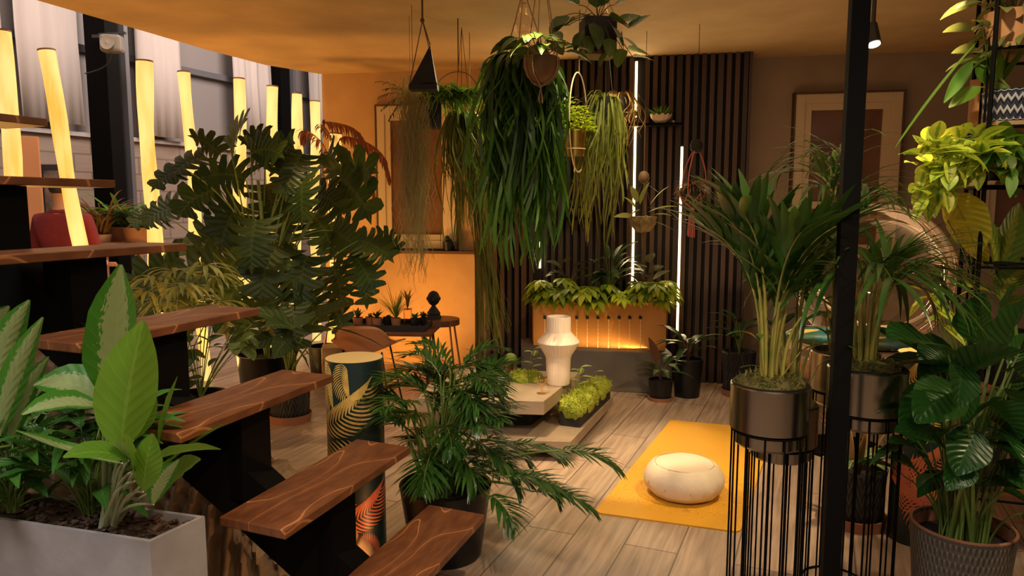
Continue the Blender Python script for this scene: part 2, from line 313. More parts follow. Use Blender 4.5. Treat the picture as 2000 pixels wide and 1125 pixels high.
LM = dict(
 aglao=leafmat('aglaonema_leaf', (.030, .15, .012), (.05, .20, .018), .38, .25, (.34, .46, .16), .12, centre=(.27, .34, .15), cw=.52, bumpv=.12, nsc=22),
 aglao_b=leafmat('aglaonema_plain_leaf', (.07, .20, .012), (.12, .26, .02), .4, .3, (.25, .40, .08), .3, bumpv=.1),
 aglao_d=leafmat('aglaonema_green_leaf', (.025, .11, .015), (.05, .17, .02), .4, .25, (.20, .34, .12), .25),
 lily=leafmat('peace_lily_leaf', (.008, .048, .007), (.020, .085, .010), .30, .2, (.05, .14, .03), .3),
 palm=leafmat('palm_leaflet', (.018, .065, .010), (.05, .12, .014), .30, .2, spec=.55),
 monstera=leafmat('monstera_leaf', (.015, .036, .006), (.038, .062, .009), .45, .2, (.08, .10, .025), .3, spec=.22),
 philo=leafmat('split_leaf', (.014, .055, .009), (.038, .105, .014), .30, .18, spec=.55),
 dark=leafmat('dark_leaf', (.015, .045, .010), (.035, .075, .015), .4, .15, (.08, .12, .04), .5),
 aloc=leafmat('alocasia_leaf', (.022, .055, .016), (.04, .075, .022), .42, .15, (.14, .18, .08), .5, veins=7),
 hang=leafmat('strap_frond', (.010, .050, .006), (.05, .13, .010), .42, .35),
 rhip=leafmat('rhipsalis_twig', (.08, .10, .014), (.20, .21, .03), .55, .3),
 tilland=leafmat('grey_moss_strand', (.20, .17, .06), (.32, .26, .09), .8, .3),
 fern=leafmat('fern_leaf', (.04, .12, .012), (.12, .24, .02), .5, .3),
 lime=leafmat('lime_leaf', (.26, .40, .02), (.45, .55, .04), .45, .35),
 limevar=leafmat('variegated_lime_leaf', (.30, .42, .035), (.48, .50, .05), .42, .35, centre=(.08, .22, .02), cw=.22),
 yellow=leafmat('yellow_leaf', (.42, .42, .02), (.52, .45, .03), .42, .35, (.20, .24, .02), .6, veins=11),
 dieff=leafmat('dieffenbachia_leaf', (.07, .13, .015), (.11, .17, .02), .42, .25, (.30, .32, .04), .4, centre=(.26, .26, .03), cw=.32, veins=10),
 fatsia=leafmat('fatsia_leaf', (.07, .15, .012), (.32, .38, .02), .38, .25),
 rubber=leafmat('rubber_leaf', (.03, .035, .015), (.07, .07, .02), .35, .15, (.16, .12, .05), .5),
 redleaf=leafmat('red_cordyline_leaf', (.14, .025, .015), (.05, .05, .02), .4, .2),
 copper=leafmat('copper_frond', (.20, .06, .03), (.34, .12, .04), .4, .1),
 brownleaf=leafmat('brown_leaf', (.16, .10, .03), (.26, .16, .05), .5, .3),
 pothos=leafmat('pothos_leaf', (.020, .060, .012), (.07, .12, .015), .38, .25, (.12, .16, .04), .5),
 grey=leafmat('olive_grey_leaf', (.12, .15, .03), (.20, .22, .06), .5, .3),
 white=leafmat('white_veined_leaf', (.05, .12, .03), (.12, .18, .05), .4, .2, (.55, .55, .35), .9, veins=6),
 bract=leafmat('crimson_petal', (.42, .02, .04), (.5, .04, .08), .5, .2),
)
# ---------------------------------------------------------------- mesh builder
class MB:
    def __init__(s): s.v = []; s.f = []; s.uv = []; s.mi = []; s.cur = 0
    def vert(s, p, uv=(0, 0)): s.v.append((p[0], p[1], p[2])); s.uv.append(uv); return len(s.v) - 1
    def face(s, *ix): s.f.append(ix); s.mi.append(s.cur)
    def box(s, c, size, rot=0.0, M3=None):
        hx, hy, hz = size[0] / 2, size[1] / 2, size[2] / 2; cr, sr = math.cos(rot), math.sin(rot); ids = []
        for dz in (-hz, hz):
            for dx, dy in ((-hx, -hy), (hx, -hy), (hx, hy), (-hx, hy)):
                if M3 is not None: q = M3 @ Vector((dx, dy, dz)); p = (c[0] + q.x, c[1] + q.y, c[2] + q.z)
                else: p = (c[0] + dx * cr - dy * sr, c[1] + dx * sr + dy * cr, c[2] + dz)
                ids.append(s.vert(p))
        a = ids
        for q in ((3, 2, 1, 0), (4, 5, 6, 7), (0, 1, 5, 4), (1, 2, 6, 5), (2, 3, 7, 6), (3, 0, 4, 7)): s.face(*[a[i] for i in q])
    def beam(s, a, b, wx, wz, up=Vector((0, 0, 1))):
        a = Vector(a); b = Vector(b); d = (b - a); l = d.length; d.normalize()
        sd = d.cross(up); sd.normalize(); u2 = sd.cross(d)
        M3 = Matrix((sd, d, u2)).transposed(); s.box((a + b) / 2, (wx, l, wz), M3=M3)
    def prism(s, poly, z0, z1):
        n = len(poly); lo = [s.vert((p[0], p[1], z0)) for p in poly]; hi = [s.vert((p[0], p[1], z1)) for p in poly]
        s.face(*reversed(lo)); s.face(*hi)
        for i in range(n): s.face(lo[i], lo[(i + 1) % n], hi[(i + 1) % n], hi[i])
    def tube(s, pts, r0, r1=None, n=6, cap=True, rads=None):
        pts = [Vector(p) for p in pts]; r1 = r0 if r1 is None else r1; m = len(pts); prev = None; X = None
        for i, p in enumerate(pts):
            d = (pts[min(i + 1, m - 1)] - pts[max(i - 1, 0)])
            if d.length < 1e-9: d = Vector((0, 0, 1))
            d.normalize()
            if X is None: X = d.orthogonal().normalized()
            else:
                X = X - d * X.dot(d)
                X = X.normalized() if X.length > 1e-6 else d.orthogonal().normalized()
            Y = d.cross(X); r = rads[i] if rads else r0 + (r1 - r0) * i / max(1, m - 1)
            ring = [s.vert(p + X * (r * math.cos(2 * PI * k / n)) + Y * (r * math.sin(2 * PI * k / n)), (i / max(1, m - 1), k / n)) for k in range(n)]
            if prev:
                for k in range(n): s.face(prev[k], prev[(k + 1) % n], ring[(k + 1) % n], ring[k])
            elif cap: s.face(*reversed(ring))
            prev = ring
        if cap: s.face(*prev)
    def lathe(s, prof, c, n=32, squash=None, M3=None, cap0=False, cap1=False):
        """prof: (r, z) list"""
        prev = None; first = None; L = len(prof)
        for j, (r, z) in enumerate(prof):
            ring = []
            for k in range(n + 1):
                a = 2 * PI * k / n; q = Vector((r * math.cos(a), r * math.sin(a), z))
                if squash: q = squash(q, a)
                if M3 is not None: q = M3 @ q
                if k < n: ring.append(s.vert((c[0] + q.x, c[1] + q.y, c[2] + q.z), (k / n, j / max(1, L - 1))))
            if prev:
                for k in range(n): s.face(prev[k], prev[(k + 1) % n], ring[(k + 1) % n], ring[k])
            else: first = ring
            prev = ring
        if cap0: s.face(*reversed(first))
        if cap1: s.face(*prev)
    def ball(s, c, r, nu=14, nv=9, sq=(1, 1, 1), amp=0, seed=0, fr=3):
        prof = []
        def dsp(q, a):
            q = Vector((q.x * sq[0], q.y * sq[1], q.z * sq[2]))
            if amp: q = q * (1 + amp * noise.noise(Vector(q) * (fr / max(r, .01)) + Vector((seed, seed * 1.7, 0))))
            return q
        for j in range(nv + 1):
            t = PI * j / nv; prof.append((max(1e-4, r * math.sin(t)), -r * math.cos(t)))
        s.lathe(prof, c, nu, dsp)
    def torus(s, c, R_, r, axis='z', n=32, m=6, a0=0, a1=2 * PI):
        pts = []
        for k in range(n + 1):
            a = a0 + (a1 - a0) * k / n
            if axis == 'z': q = (c[0] + R_ * math.cos(a), c[1] + R_ * math.sin(a), c[2])
            elif axis == 'y': q = (c[0] + R_ * math.cos(a), c[1], c[2] + R_ * math.sin(a))
            pts.append(q)
        s.tube(pts, r, r, m)
def empty(name, loc):
    o = bpy.data.objects.new(name, None); C.objects.link(o); o.location = loc; o.empty_display_size = .1
    W[o.name] = Vector(loc); return o
W = {}
def tag(o, label=None, cat=None, group=None, kind=None):
    if label: o['label'] = label
    if cat: o['category'] = cat
    if group: o['group'] = group
    if kind: o['kind'] = kind
    return o
def thing(name, label, cat, loc, group=None): return tag(empty(name, loc), label, cat, group)
def mesh(name, mb, mats, parent=None, smooth=True, bevel=0, loc=None, label=None, solid=0):
    if not isinstance(mats, (list, tuple)): mats = [mats]
    if parent is not None: org = W[parent.name]
    elif loc is not None: org = Vector(loc)
    else:
        xs = [v[0] for v in mb.v]; ys = [v[1] for v in mb.v]; zs = [v[2] for v in mb.v]
        org = Vector(((min(xs) + max(xs)) / 2, (min(ys) + max(ys)) / 2, min(zs)))
    me = bpy.data.meshes.new(name)
    me.from_pydata([(v[0] - org.x, v[1] - org.y, v[2] - org.z) for v in mb.v], [], mb.f)
    for m in mats: me.materials.append(m)
    me.polygons.foreach_set('material_index', mb.mi)
    me.polygons.foreach_set('use_smooth', [smooth] * len(mb.f))
    ul = me.uv_layers.new(name='UVMap'); li = [0] * len(me.loops); me.loops.foreach_get('vertex_index', li)
    flat = []
    for i in li: flat.extend(mb.uv[i])
    ul.data.foreach_set('uv', flat); me.update()
    if smooth and len(mb.f) < 60000: me.set_sharp_from_angle(angle=math.radians(42))
    o = bpy.data.objects.new(name, me); C.objects.link(o)
    if parent is not None: o.parent = parent
    else: o.location = org
    W[o.name] = Vector(org)
    if bevel:
        b = o.modifiers.new('bevel', 'BEVEL'); b.width = bevel; b.segments = 2; b.limit_method = 'ANGLE'
    if solid:
        b = o.modifiers.new('solid', 'SOLIDIFY'); b.thickness = solid
    if label: o['label'] = label
    return o
def struct(name, mb, mats, **k):
    o = mesh(name, mb, mats, **k); 
    if o.parent is None: o['kind'] = 'structure'
    return o
def dup(root, loc, label=None, group=None, rot=0, scale=1):
    r = root.copy(); C.objects.link(r); r.location = loc; r.rotation_euler = (0, 0, rot); r.scale = (scale,) * 3; W[r.name] = Vector(loc)
    if label: r['label'] = label
    if group: r['group'] = group
    for ch in list(root.children):
        c = ch.copy(); C.objects.link(c); c.parent = r; W[c.name] = Vector(loc)
        for g in ch.children:
            d = g.copy(); C.objects.link(d); d.parent = c; W[d.name] = Vector(loc)
    return r
# ---------------------------------------------------------------- foliage
UP = Vector((0, 0, 1))
def prof(t, a, b): return max(0.0, math.sin(PI * min(1, max(0, t)) ** a)) ** b
def bez(a, b, c, n):
    out = []
    for i in range(n + 1):
        t = i / n; out.append(Vector(a) * ((1 - t) ** 2) + Vector(b) * (2 * t * (1 - t)) + Vector(c) * (t * t))
    return out
def rotdown(d, ang):
    """bend direction d towards the ground by ang"""
    h = Vector((d.x, d.y, 0))
    if h.length < 1e-4: h = Vector((1, 0, 0))
    h.normalize(); e = math.atan2(d.z, math.hypot(d.x, d.y)) - ang
    e = max(-1.5, e); return h * math.cos(e) + UP * math.sin(e)
def midline(base, d, L, droop, n, t0=0.0):
    d = Vector(d).normalized(); p = Vector(base); pts = [p.copy()]; ds = [d.copy()]
    for i in range(n):
        p = p + d * (L / n); d = rotdown(d, droop / n); pts.append(p.copy()); ds.append(d.copy())
    return pts, ds
def leaf(mb, base, d, L, W_, droop=.5, fold=.25, n=6, a=.75, b=.85, roll=0.0, cols=2, wave=0, nrm=None):
    pts, ds = midline(base, d, L, droop, n); rows = []
    for i in range(n + 1):
        t = i / n; w = prof(t, a, b) * W_ / 2 if 0 < i < n else (W_ * .04)
        dd = ds[i]; sd = dd.cross(UP if nrm is None else nrm)
        if sd.length < 1e-3: sd = Vector((1, 0, 0))
        sd.normalize(); nn = sd.cross(dd)
        if roll: q = sd * math.cos(roll) + nn * math.sin(roll); nn = nn * math.cos(roll) - sd * math.sin(roll); sd = q
        row = []
        for c in range(-cols // 2 if cols > 2 else -1, (cols // 2 if cols > 2 else 1) + 1):
            s = c / (cols // 2 if cols > 2 else 1)
            h = abs(s) * fold * w + (wave * w * math.sin(t * 17 + s * 2) * abs(s) if wave else 0)
            row.append(mb.vert(pts[i] + sd * (s * w) + nn * h, (t, s * .5 + .5)))
        rows.append(row)
    for i in range(n):
        for c in range(len(rows[0]) - 1): mb.face(rows[i][c], rows[i + 1][c], rows[i + 1][c + 1], rows[i][c + 1])
def lobed(mb, base, d, L, W_, droop=.5, lobes=6, gap=.45, inner=.35, sweep=.22, fold=.12, start=-.14, a=.62, b=.6, tipw=.35, roll=0.0, nrm=UP):
    n = 12; pts, ds = midline(base, d, L, droop, n)
    def mid(t):
        if t <= 0: return pts[0] + ds[0] * (L * t), ds[0]
        x = min(.9999, t) * n; i = int(x); f = x - i
        q = pts[i] * (1 - f) + pts[min(n, i + 1)] * f
        if t > 1: q = pts[n] + ds[n] * (L * (t - 1))
        return q, ds[i]
    def at(t, s, side):
        q, dd = mid(t); sd = dd.cross(nrm)
        if sd.length < 1e-3: sd = Vector((1, 0, 0))
        sd.normalize(); nn = sd.cross(dd)
        if roll: z = sd * math.cos(roll) + nn * math.sin(roll); nn = nn * math.cos(roll) - sd * math.sin(roll); sd = z
        return q, sd, nn
    for side in (-1, 1):
        for i in range(lobes):
            ta = max(0, start + (1 - start) * i / lobes) if i else 0.0
            ta = i / lobes * .96; tb = (i + 1) / lobes * .96; tc = (ta + tb) / 2; hw = (tb - ta) / 2
            wl = prof(.1 + tc * .85, a, b) * W_ / 2; sw = sweep * (1 - .2 * tc) + (start * (1 - tc) * 2.2)
            prev = None; K = 5
            for k in range(K + 1):
                s = k / K; g = 0 if s < inner else ((s - inner) / (1 - inner))
                h = hw * 1.02 * (1 - gap * min(1, g * 1.8)) * (1 if s < .8 else 1 - (1 - tipw) * ((s - .8) / .2))
                shift = sw * s * s
                row = []
                for q in (-1, 1):
                    t = tc + q * h; tm, sd, nn = at(t, s, side)
                    if s * 1.0 > 0: pp = tm + mid(min(1, max(0, t)))[1] * (L * shift) + sd * (side * s * wl) + nn * (fold * s * wl - .35 * droop * s * s * wl * .6)
                    else: pp = tm
                    row.append(mb.vert(pp, (t, .5 + side * s * .5)))
                if prev: mb.face(prev[0], prev[1], row[1], row[0])
                prev = row
    # end lobe
    q, sd, nn = at(.95, 0, 1); e, _, _ = at(1.12, 0, 1); o = W_ * .07
    f, _, _ = at(.8, 0, 1)
    mb.face(mb.vert(f, (.8, .5)), mb.vert(q + sd * o, (.95, .6)), mb.vert(e, (1, .5)), mb.vert(q - sd * o, (.95, .4)))
def frond(mb, pts, n, ll, lw, t0=.3, ang=.9, droop=.5, rnd=.15, lift=.15, ends=.5, a=.6, seg=4, rr=R, taper=1):
    """pinnate frond along a rachis polyline"""
    m = len(pts) - 1
    for i in range(n):
        t = t0 + (1 - t0) * (i + .5) / n; x = t * m; k = min(m - 1, int(x)); f = x - k
        p = pts[k].lerp(pts[k + 1], f); d = (pts[k + 1] - pts[k]).normalized()
        sd = d.cross(UP)
        if sd.length < 1e-3: sd = Vector((1, 0, 0))
        sd.normalize(); nn = sd.cross(d); q = (i + .5) / n
        l = ll * (ends + (1 - ends) * math.sin(PI * (q ** .7))) if taper else ll
        aa = ang * (1 - .45 * q)
        for side in (-1, 1):
            a2 = aa + rr.uniform(-rnd, rnd)
            dd = d * math.cos(a2) + sd * (side * math.sin(a2)) + nn * (lift + rr.uniform(-rnd, rnd))
            leaf(mb, p, dd, l * rr.uniform(.85, 1.1), lw, droop * rr.uniform(.6, 1.4), .2, seg, a, .7)
def strand(mb, p0, out, L, wd, n=8, reach=.08, wig=.01, rr=R, sway=0, beads=0):
    """a hanging strap or twig that spills over the rim and falls"""
    out = Vector(out); ph = rr.uniform(0, 6.28); ph2 = rr.uniform(0, 6.28); tw = rr.uniform(0, PI); prev = None
    pr = rr.uniform(.6, 1.4)
    for i in range(n + 1):
        t = i / n; e = 1 - math.exp(-5 * t)
        p = Vector(p0) + out * (reach * e * pr) + Vector((math.sin(ph + t * 5) * wig, math.cos(ph2 + t * 4) * wig, 0)) * (t * 3)
        p.z += .04 * math.sin(min(1, t * 6) * PI) * 1 - L * max(0, t - .02)
        p.x += sway * t
        a = tw + t * 1.2; sd = Vector((math.cos(a), math.sin(a), 0))
        w = wd * (.5 + .5 * abs(math.sin(t * (beads or 3) * PI + ph))) * (1 if i < n else .25) / 2
        row = [mb.vert(p - sd * w, (t, 0)), mb.vert(p + sd * w, (t, 1))]
        if prev: mb.face(prev[0], prev[1], row[1], row[0])
        prev = row
def petleaf(mbs, mbl, root, az, el_end, reach, height, L, W_, droop, lift=.3, pr=.005, sh=(.75, .85), fold=.25, n=7, cols=4, bend=.35, wave=0, roll=0, stemc=.75):
    """a petiole from the root carrying one blade"""
    root = Vector(root); h = Vector((math.cos(az), math.sin(az), 0))
    e = root + h * reach + UP * height; c = root + h * (reach * bend) + UP * (height * stemc)
    pts = bez(root, c, e, 6); mbs.tube(pts, pr, pr * .6, 5)
    d = h * math.cos(el_end) + UP * math.sin(el_end)
    leaf(mbl, e - (e - pts[-2]).normalized() * .004, d, L, W_, droop, fold, n, sh[0], sh[1], cols=cols, wave=wave, roll=roll)
    return e
def pot(name_part, root, c, r, h, mat, taper=.82, rim=.008, soilz=.02, saucer=None, sr=1.12, sh=.03, soil=None, n=36, z0=None):
    """a pot with a thick wall, its soil and a saucer as parts of root"""
    z = c[2]; b = z
    if saucer:
        m = MB(); m.lathe([(.001, 0), (r * sr * .92, 0), (r * sr, sh), (r * sr * .96, sh), (r * taper, .012), (.001, .012)], (c[0], c[1], b), n); mesh('saucer', m, saucer, root)
        b += .012
    m = MB(); m.lathe([(.001, 0), (r * taper * .97, 0), (r * taper, .01), (r * (taper + (1 - taper) * .5), (h) * .5), (r, h - .012), (r + rim * .3, h), (r - rim, h), (r - rim, h - soilz * 1.6), (r * .5, h - soilz * 2)], (c[0], c[1], b), n)
    o = mesh(name_part, m, mat, root)
    m = MB(); m.lathe([(.001, 0), (r * .5, .003), (r - rim * 1.2, 0)], (c[0], c[1], b + h - soilz), n); mesh('soil', m, soil or M['soil'], o)
    return b + h - soilz
# ================================================================ the setting
mb = MB(); mb.prism([(-14, -3.5), (9, -3.5), (9, 22), (-14, 22)], -.05, 0)
struct('floor', mb, M['floor'], smooth=False)
# ceiling of the stand: slab with a curved free edge on the left
edge = [(-1.35, 7.35), (-1.78, 7.0), (-2.16, 6.55), (-2.42, 5.9), (-2.60, 5.3), (-2.73, 4.9), (-2.87, 4.45), (-3.0, 3.9), (-3.05, 3.4), (-3.05, 2.2)]
mb = MB(); mb.prism([(x, y) for x, y in edge[::1]] + [(-1.0, 1.55), (5.0, 1.35), (5.0, 6.4)], CEIL, CEIL + .16)
struct('ceiling', mb, M['ceiling'], smooth=False)
# back wall of the stand: clay plaster left of the slats, taupe right
def wallseg(name, xa, xb, z0, z1, mat, th=.16, off=0.0):
    mb = MB(); mb.prism([(xa, backwall(xa) + off), (xb, backwall(xb) + off), (xb, backwall(xb) + off + th), (xa, backwall(xa) + off + th)], z0, z1)
    return struct(name, mb, mat, smooth=False)
wallseg('wall_back', -1.79, .3, 0, CEIL, M['wall'])
wallseg('wall_rear', .3, 5.0, 0, CEIL, M['wallr'])
mb = MB(); mb.prism([(4.3, 1.4), (4.46, 1.4), (5.0, 5.6), (4.84, 5.7)], 0, CEIL)
struct('wall_right', mb, M['wallr'], smooth=False)
# low panelling under the sill on the clay wall
wallseg('wall_lower', -1.77, -.34, 0, 1.055, M['wall'], .10, -.11)
mb = MB()
xa, xb = -1.77, -.31
mb.prism([(xa, backwall(xa) - .15), (xb, backwall(xb) - .15), (xb, backwall(xb) - .005), (xa, backwall(xa) - .005)], 1.057, 1.082)
struct('trim_sill', mb, M['brownsill'], smooth=False)
# slatted wall
mb = MB(); x0, x1 = -.24, 1.90
mb.cur = 1; mb.prism([(x0, slatfront(x0) + .03), (x1, slatfront(x1) + .03), (x1, backwall(x1) - .01), (x0, backwall(x0) - .01)], 0, CEIL - .002); mb.cur = 0
ns = 34; ang = math.atan(-.22); LEDX = (.243, 1.03, 1.405)
for i in range(ns):
    x = x0 + .03 + (x1 - x0 - .05) * i / (ns - 1)
    if any(abs(x - lx) < .028 for lx in LEDX): continue
    mb.box((x, slatfront(x) + .012, CEIL / 2), (.036 if i % 5 else .044, .036, CEIL - .004), ang)
xs = x1 + .012
mb.prism([(x1 + .002, slatfront(x1) - .005), (x1 + .024, slatfront(x1) - .01), (x1 + .024, backwall(x1) - .012), (x1 + .002, backwall(x1) - .012)], 0, CEIL - .003)
struct('wall_slatted', mb, [M['slat'], M['slatbk']], smooth=False)
for i, (lx, z0, z1, lab) in enumerate([(LEDX[0], .95, 2.55, 'thin glowing light strip on the slatted wall behind the hanging strap-leaved fern'),
        (LEDX[1], .80, 2.68, 'tall glowing light strip running from ceiling past the black shelf on the slatted wall'),
        (LEDX[2], .42, 1.98, 'glowing light strip on the slatted wall behind the pink macrame hanger')]):
    mb = MB(); mb.box((lx, slatfront(lx) + .006, (z0 + z1) / 2), (.020, .016, z1 - z0), ang)
    tag(mesh('light_strip', mb, M['led'], smooth=False, bevel=.003), lab, 'light strip')
    light('strip_glow', 'AREA', (lx, slatfront(lx) - .02, (z0 + z1) / 2), (lx - .2, slatfront(lx) - 1, (z0 + z1) / 2), 7, (1, .74, .38), .03, size_y=z1 - z0)
# windows
def window(name, x0, x1, z0, z1, rail=None, pane=M['pane'], proud=.0):
    mb = MB(); fr = .075; o = .05
    def bar(xa, xb, za, zb, d0, d1, cur=0):
        mb.cur = cur
        mb.prism([(xa, backwall(xa) - d1), (xb, backwall(xb) - d1), (xb, backwall(xb) - d0), (xa, backwall(xa) - d0)], za, zb)
    for (xa, xb, za, zb) in ((x0, x0 + .014, z0, z1), (x1 - .014, x1, z0, z1), (x0, x1, z1 - .014, z1), (x0, x1, z0, z0 + .014)): bar(xa, xb, za, zb, .002, .06, 1)
    a = .014
    for (k, d) in ((a, .05), (a + fr, .036)):
        w2 = fr if k == a else .055
        for (xa, xb, za, zb) in ((x0 + k, x0 + k + w2, z0 + k, z1 - k), (x1 - k - w2, x1 - k, z0 + k, z1 - k), (x0 + k + w2, x1 - k - w2, z1 - k - w2, z1 - k), (x0 + k + w2, x1 - k - w2, z0 + k, z0 + k + w2)):
            bar(xa, xb, za, zb, .002, d, 0)
    ins = a + fr + .055
    if rail: bar(x0 + ins, x1 - ins, rail - .03, rail + .03, .002, .036, 0)
    fo = struct(name, mb, [M['cream'], M['brownsill']], smooth=False, bevel=.003)
    mb = MB()
    mb.prism([(x0 + ins, backwall(x0 + ins) - .012), (x1 - ins, backwall(x1 - ins) - .012), (x1 - ins, backwall(x1 - ins) - .006), (x0 + ins, backwall(x0 + ins) - .006)], z0 + ins, z1 - ins)
    mesh('pane', mb, M['panebrown'], fo, smooth=False)
M['panebrown'] = simple('pane_brown_reflection', (.14, .065, .035), .12, spec=.8, col2=(.22, .11, .06), nscale=3)  # brown reflection in the glass put into the pane's colour
window('window_1', -1.27, -.50, 1.084, 2.42)
window('window_2', 2.33, 3.16, 1.03, 2.42, rail=1.50)
# exhibition hall beyond the open side
HW = Vector((-5.39, 8.0, 0)); HD = D24
def hallpt(t, off=0, z=0): q = HW + HD * t + N24 * off; return (q.x, q.y)
mb = MB(); mb.prism([hallpt(-9, 0), hallpt(14, 0), hallpt(14, .3), hallpt(-9, .3)], 0, 2.30)
o = struct('wall_hall', mb, M['block'], smooth=False, loc=(0, 0, 0))
mrot = math.atan2(HD.y, HD.x)
for nd in M['block'].node_tree.nodes:
    if nd.type == 'MAPPING' and nd.inputs['Rotation'].default_value[0] > 1: nd.inputs['Rotation'].default_value = (math.radians(90), 0, 0)
# rotate the object frame so the bricks follow the wall
for v in o.data.vertices: v.co = Matrix.Rotation(-mrot, 3, 'Z') @ v.co
o.rotation_euler.z = mrot
mb = MB(); mb.prism([hallpt(-9, .12), hallpt(14, .12), hallpt(14, .3), hallpt(-9, .3)], 2.31, 6.5)
struct('wall_hall_upper', mb, M['panelgrey'], smooth=False)
mb = MB(); mb.prism([hallpt(-9, -.06), hallpt(14, -.06), hallpt(14, .1), hallpt(-9, .1)], 2.301, 2.35)
struct('trim_1', mb, simple('pale_sill', (.42, .38, .36), .5), smooth=False)
mb = MB(); mb.prism([hallpt(-9, .02), hallpt(14, .02), hallpt(14, .11), hallpt(-9, .11)], 3.30, 3.38)
struct('trim_2', mb, M['bluegrey'], smooth=False)
# curtains
def curtain(t0, t1, z0, z1, lab, amp=.018):
    mb = MB(); n = int((t1 - t0) / .035); prev = None
    for i in range(n + 1):
        t = t0 + (t1 - t0) * i / n; of = -.16 + amp * math.sin(t * 21 + math.sin(t * 5) * 2) + .012 * math.sin(t * 47)
        row = []
        for k in range(5):
            z = z0 + (z1 - z0) * k / 4; p = hallpt(t + .01 * math.sin(z * 3 + t * 9), of * (1 - .25 * k / 4)); row.append(mb.vert((p[0], p[1], z)))
        if prev:
            for k in range(4): mb.face(prev[k], row[k], row[k + 1], prev[k + 1])
        prev = row
    tag(mesh('hall_curtain', mb, M['curtain'], solid=.004), lab, 'curtain', 'pale curtains on the hall windows')
curtain(-2.2, -.14, 2.42, 6.3, 'pale grey hall curtain at the top left corner behind the first glowing log')
curtain(0, .73, 2.42, 6.3, 'broad pale grey hall curtain behind the strongly leaning log')
curtain(.86, 1.03, 2.42, 6.3, 'narrow strip of pale curtain immediately left of the loudspeaker column')
curtain(1.50, 2.19, 2.38, 6.3, 'pale curtain immediately right of the loudspeaker column')
curtain(3.12, 3.93, 2.38, 6.3, 'pale curtain behind the log above the highest monstera leaf')
curtain(4.79, 7.5, 2.38, 6.3, 'pale curtain farthest along the hall, beside the clay wall')
# unseen pale wall and dark posts, added behind the camera for bowl reflections
mb = MB(); mb.prism([(-9, -3.4), (9, -3.4), (9, -3.2), (-9, -3.2)], 0, 6.5); struct('wall_reflection', mb, M['curtain'], smooth=False)
for k in range(6):
    mb = MB(); mb.box((-5.2 + k * 2.1, -3.10, 3.25), (.5, .18, 6.5)); struct('column', mb, M['steel'], smooth=False)
# hall columns
def column(px, y, wd, label):
    p = P(px, 300, y); mb = MB(); mb.box((p.x, p.y, 3.25), (wd, .3, 6.5), mrot)
    mb.cur = 1; mb.box((p.x + .05 + wd / 2, p.y + .12, 3.25), (.05, .2, 6.5), mrot)
    o = struct('column', mb, [M['steel'], M['bluegrey']], smooth=False, bevel=.004); return p
pc = column(211, 7.7, .15, '')
column(548, 11.8, .20, '')
# loudspeaker on the column
q = P(219, 86, 7.35); t = thing('wall_loudspeaker', 'grey box loudspeaker bracketed to the dark hall column', 'loudspeaker', (q.x, q.y, q.z))
mb = MB(); mb.box((q.x, q.y, q.z), (.20, .14, .17), .15); mesh('housing', mb, simple('speaker_grey', (.22, .19, .16), .6), t, False, bevel=.03)
mb = MB(); mb.lathe([(.001, 0), (.055, 0), (.065, .03), (.03, .02), (.001, .03)], (0, 0, 0), 20); 
for i, v in enumerate(mb.v): mb.v[i] = (q.x + v[0], q.y - .07 - v[2], q.z - .005 + v[1])
mesh('cone', mb, simple('speaker_cone', (.35, .30, .24), .5), t)
mb = MB(); mb.beam((q.x, q.y + .03, q.z + .08), (pc.x, pc.y - .14, q.z + .12), .03, .03); mb.beam((q.x - .12, q.y, q.z + .09), (q.x + .14, q.y, q.z + .105), .03, .02); mesh('bracket', mb, M['darkgrey'], t, False)
mb = MB(); mb.tube(bez((q.x - .02, q.y, q.z - .08), (q.x - .02, q.y + .05, q.z - .22), (pc.x - .09, pc.y - .17, q.z - .25), 8), .006); mesh('cable', mb, M['darkgrey'], t)
# orange-brown board standing in the hall
a = P(30, 300, 7.0); b = P(76, 300, 7.1); mb = MB()
mb.prism([(a.x, a.y), (b.x, b.y), (b.x - .02, b.y + .05), (a.x - .02, a.y + .05)], 0, P(50, 266, 7.05).z)
tag(mesh('display_board', mb, M['pinkplaster'], smooth=False, bevel=.004), 'tall plain orange-brown board standing between the two leftmost glowing logs', 'board')
a = P(77, 300, 7.3); mb = MB(); mb.box((a.x + .16, a.y, .95), (.30, .04, 1.9)); mb.cur = 1; mb.box((a.x + .16, a.y - .022, 1.62), (.24, .006, .44))
tag(mesh('poster_stand', mb, [M['darkgrey'], simple('poster_print', (.10, .075, .07), .6, col2=(.30, .22, .17), nscale=9)], smooth=False), 'narrow dark stand with a mottled poster beside the orange-brown board', 'stand')
# ---------------------------------------------------------------- glowing logs
LOGS = [  # top px, top py, px/py lower, depth, width m
 (4, 62, 44, 640, 5.05, .135, 'glowing log cut by the left edge of the photo'),
 (91, 100, 158, 470, 5.4, .135, 'strongly leaning glowing log between the curtain and the dark column'),
 (282, 121, 298, 460, 5.75, .145, 'glowing log just right of the dark loudspeaker column'),
 (359, 142, 378, 400, 6.15, .120, 'narrow tilted glowing log behind the topmost monstera leaf, left side'),
 (467, 155, 471, 330, 6.6, .132, 'glowing log directly above the highest monstera leaf'),
 (532, 170, 533, 330, 7.05, .135, 'glowing log standing in front of the farther dark column'),
 (580, 184, 580, 330, 7.5, .130, 'glowing log, second farthest of the row'),
 (615, 199, 616, 330, 8.0, .125, 'farthest glowing log in the row, close to the clay wall'),
 (656, 262, 650, 640, 6.35, .125, 'glowing log in front of the clay wall behind the copper fern'),
]
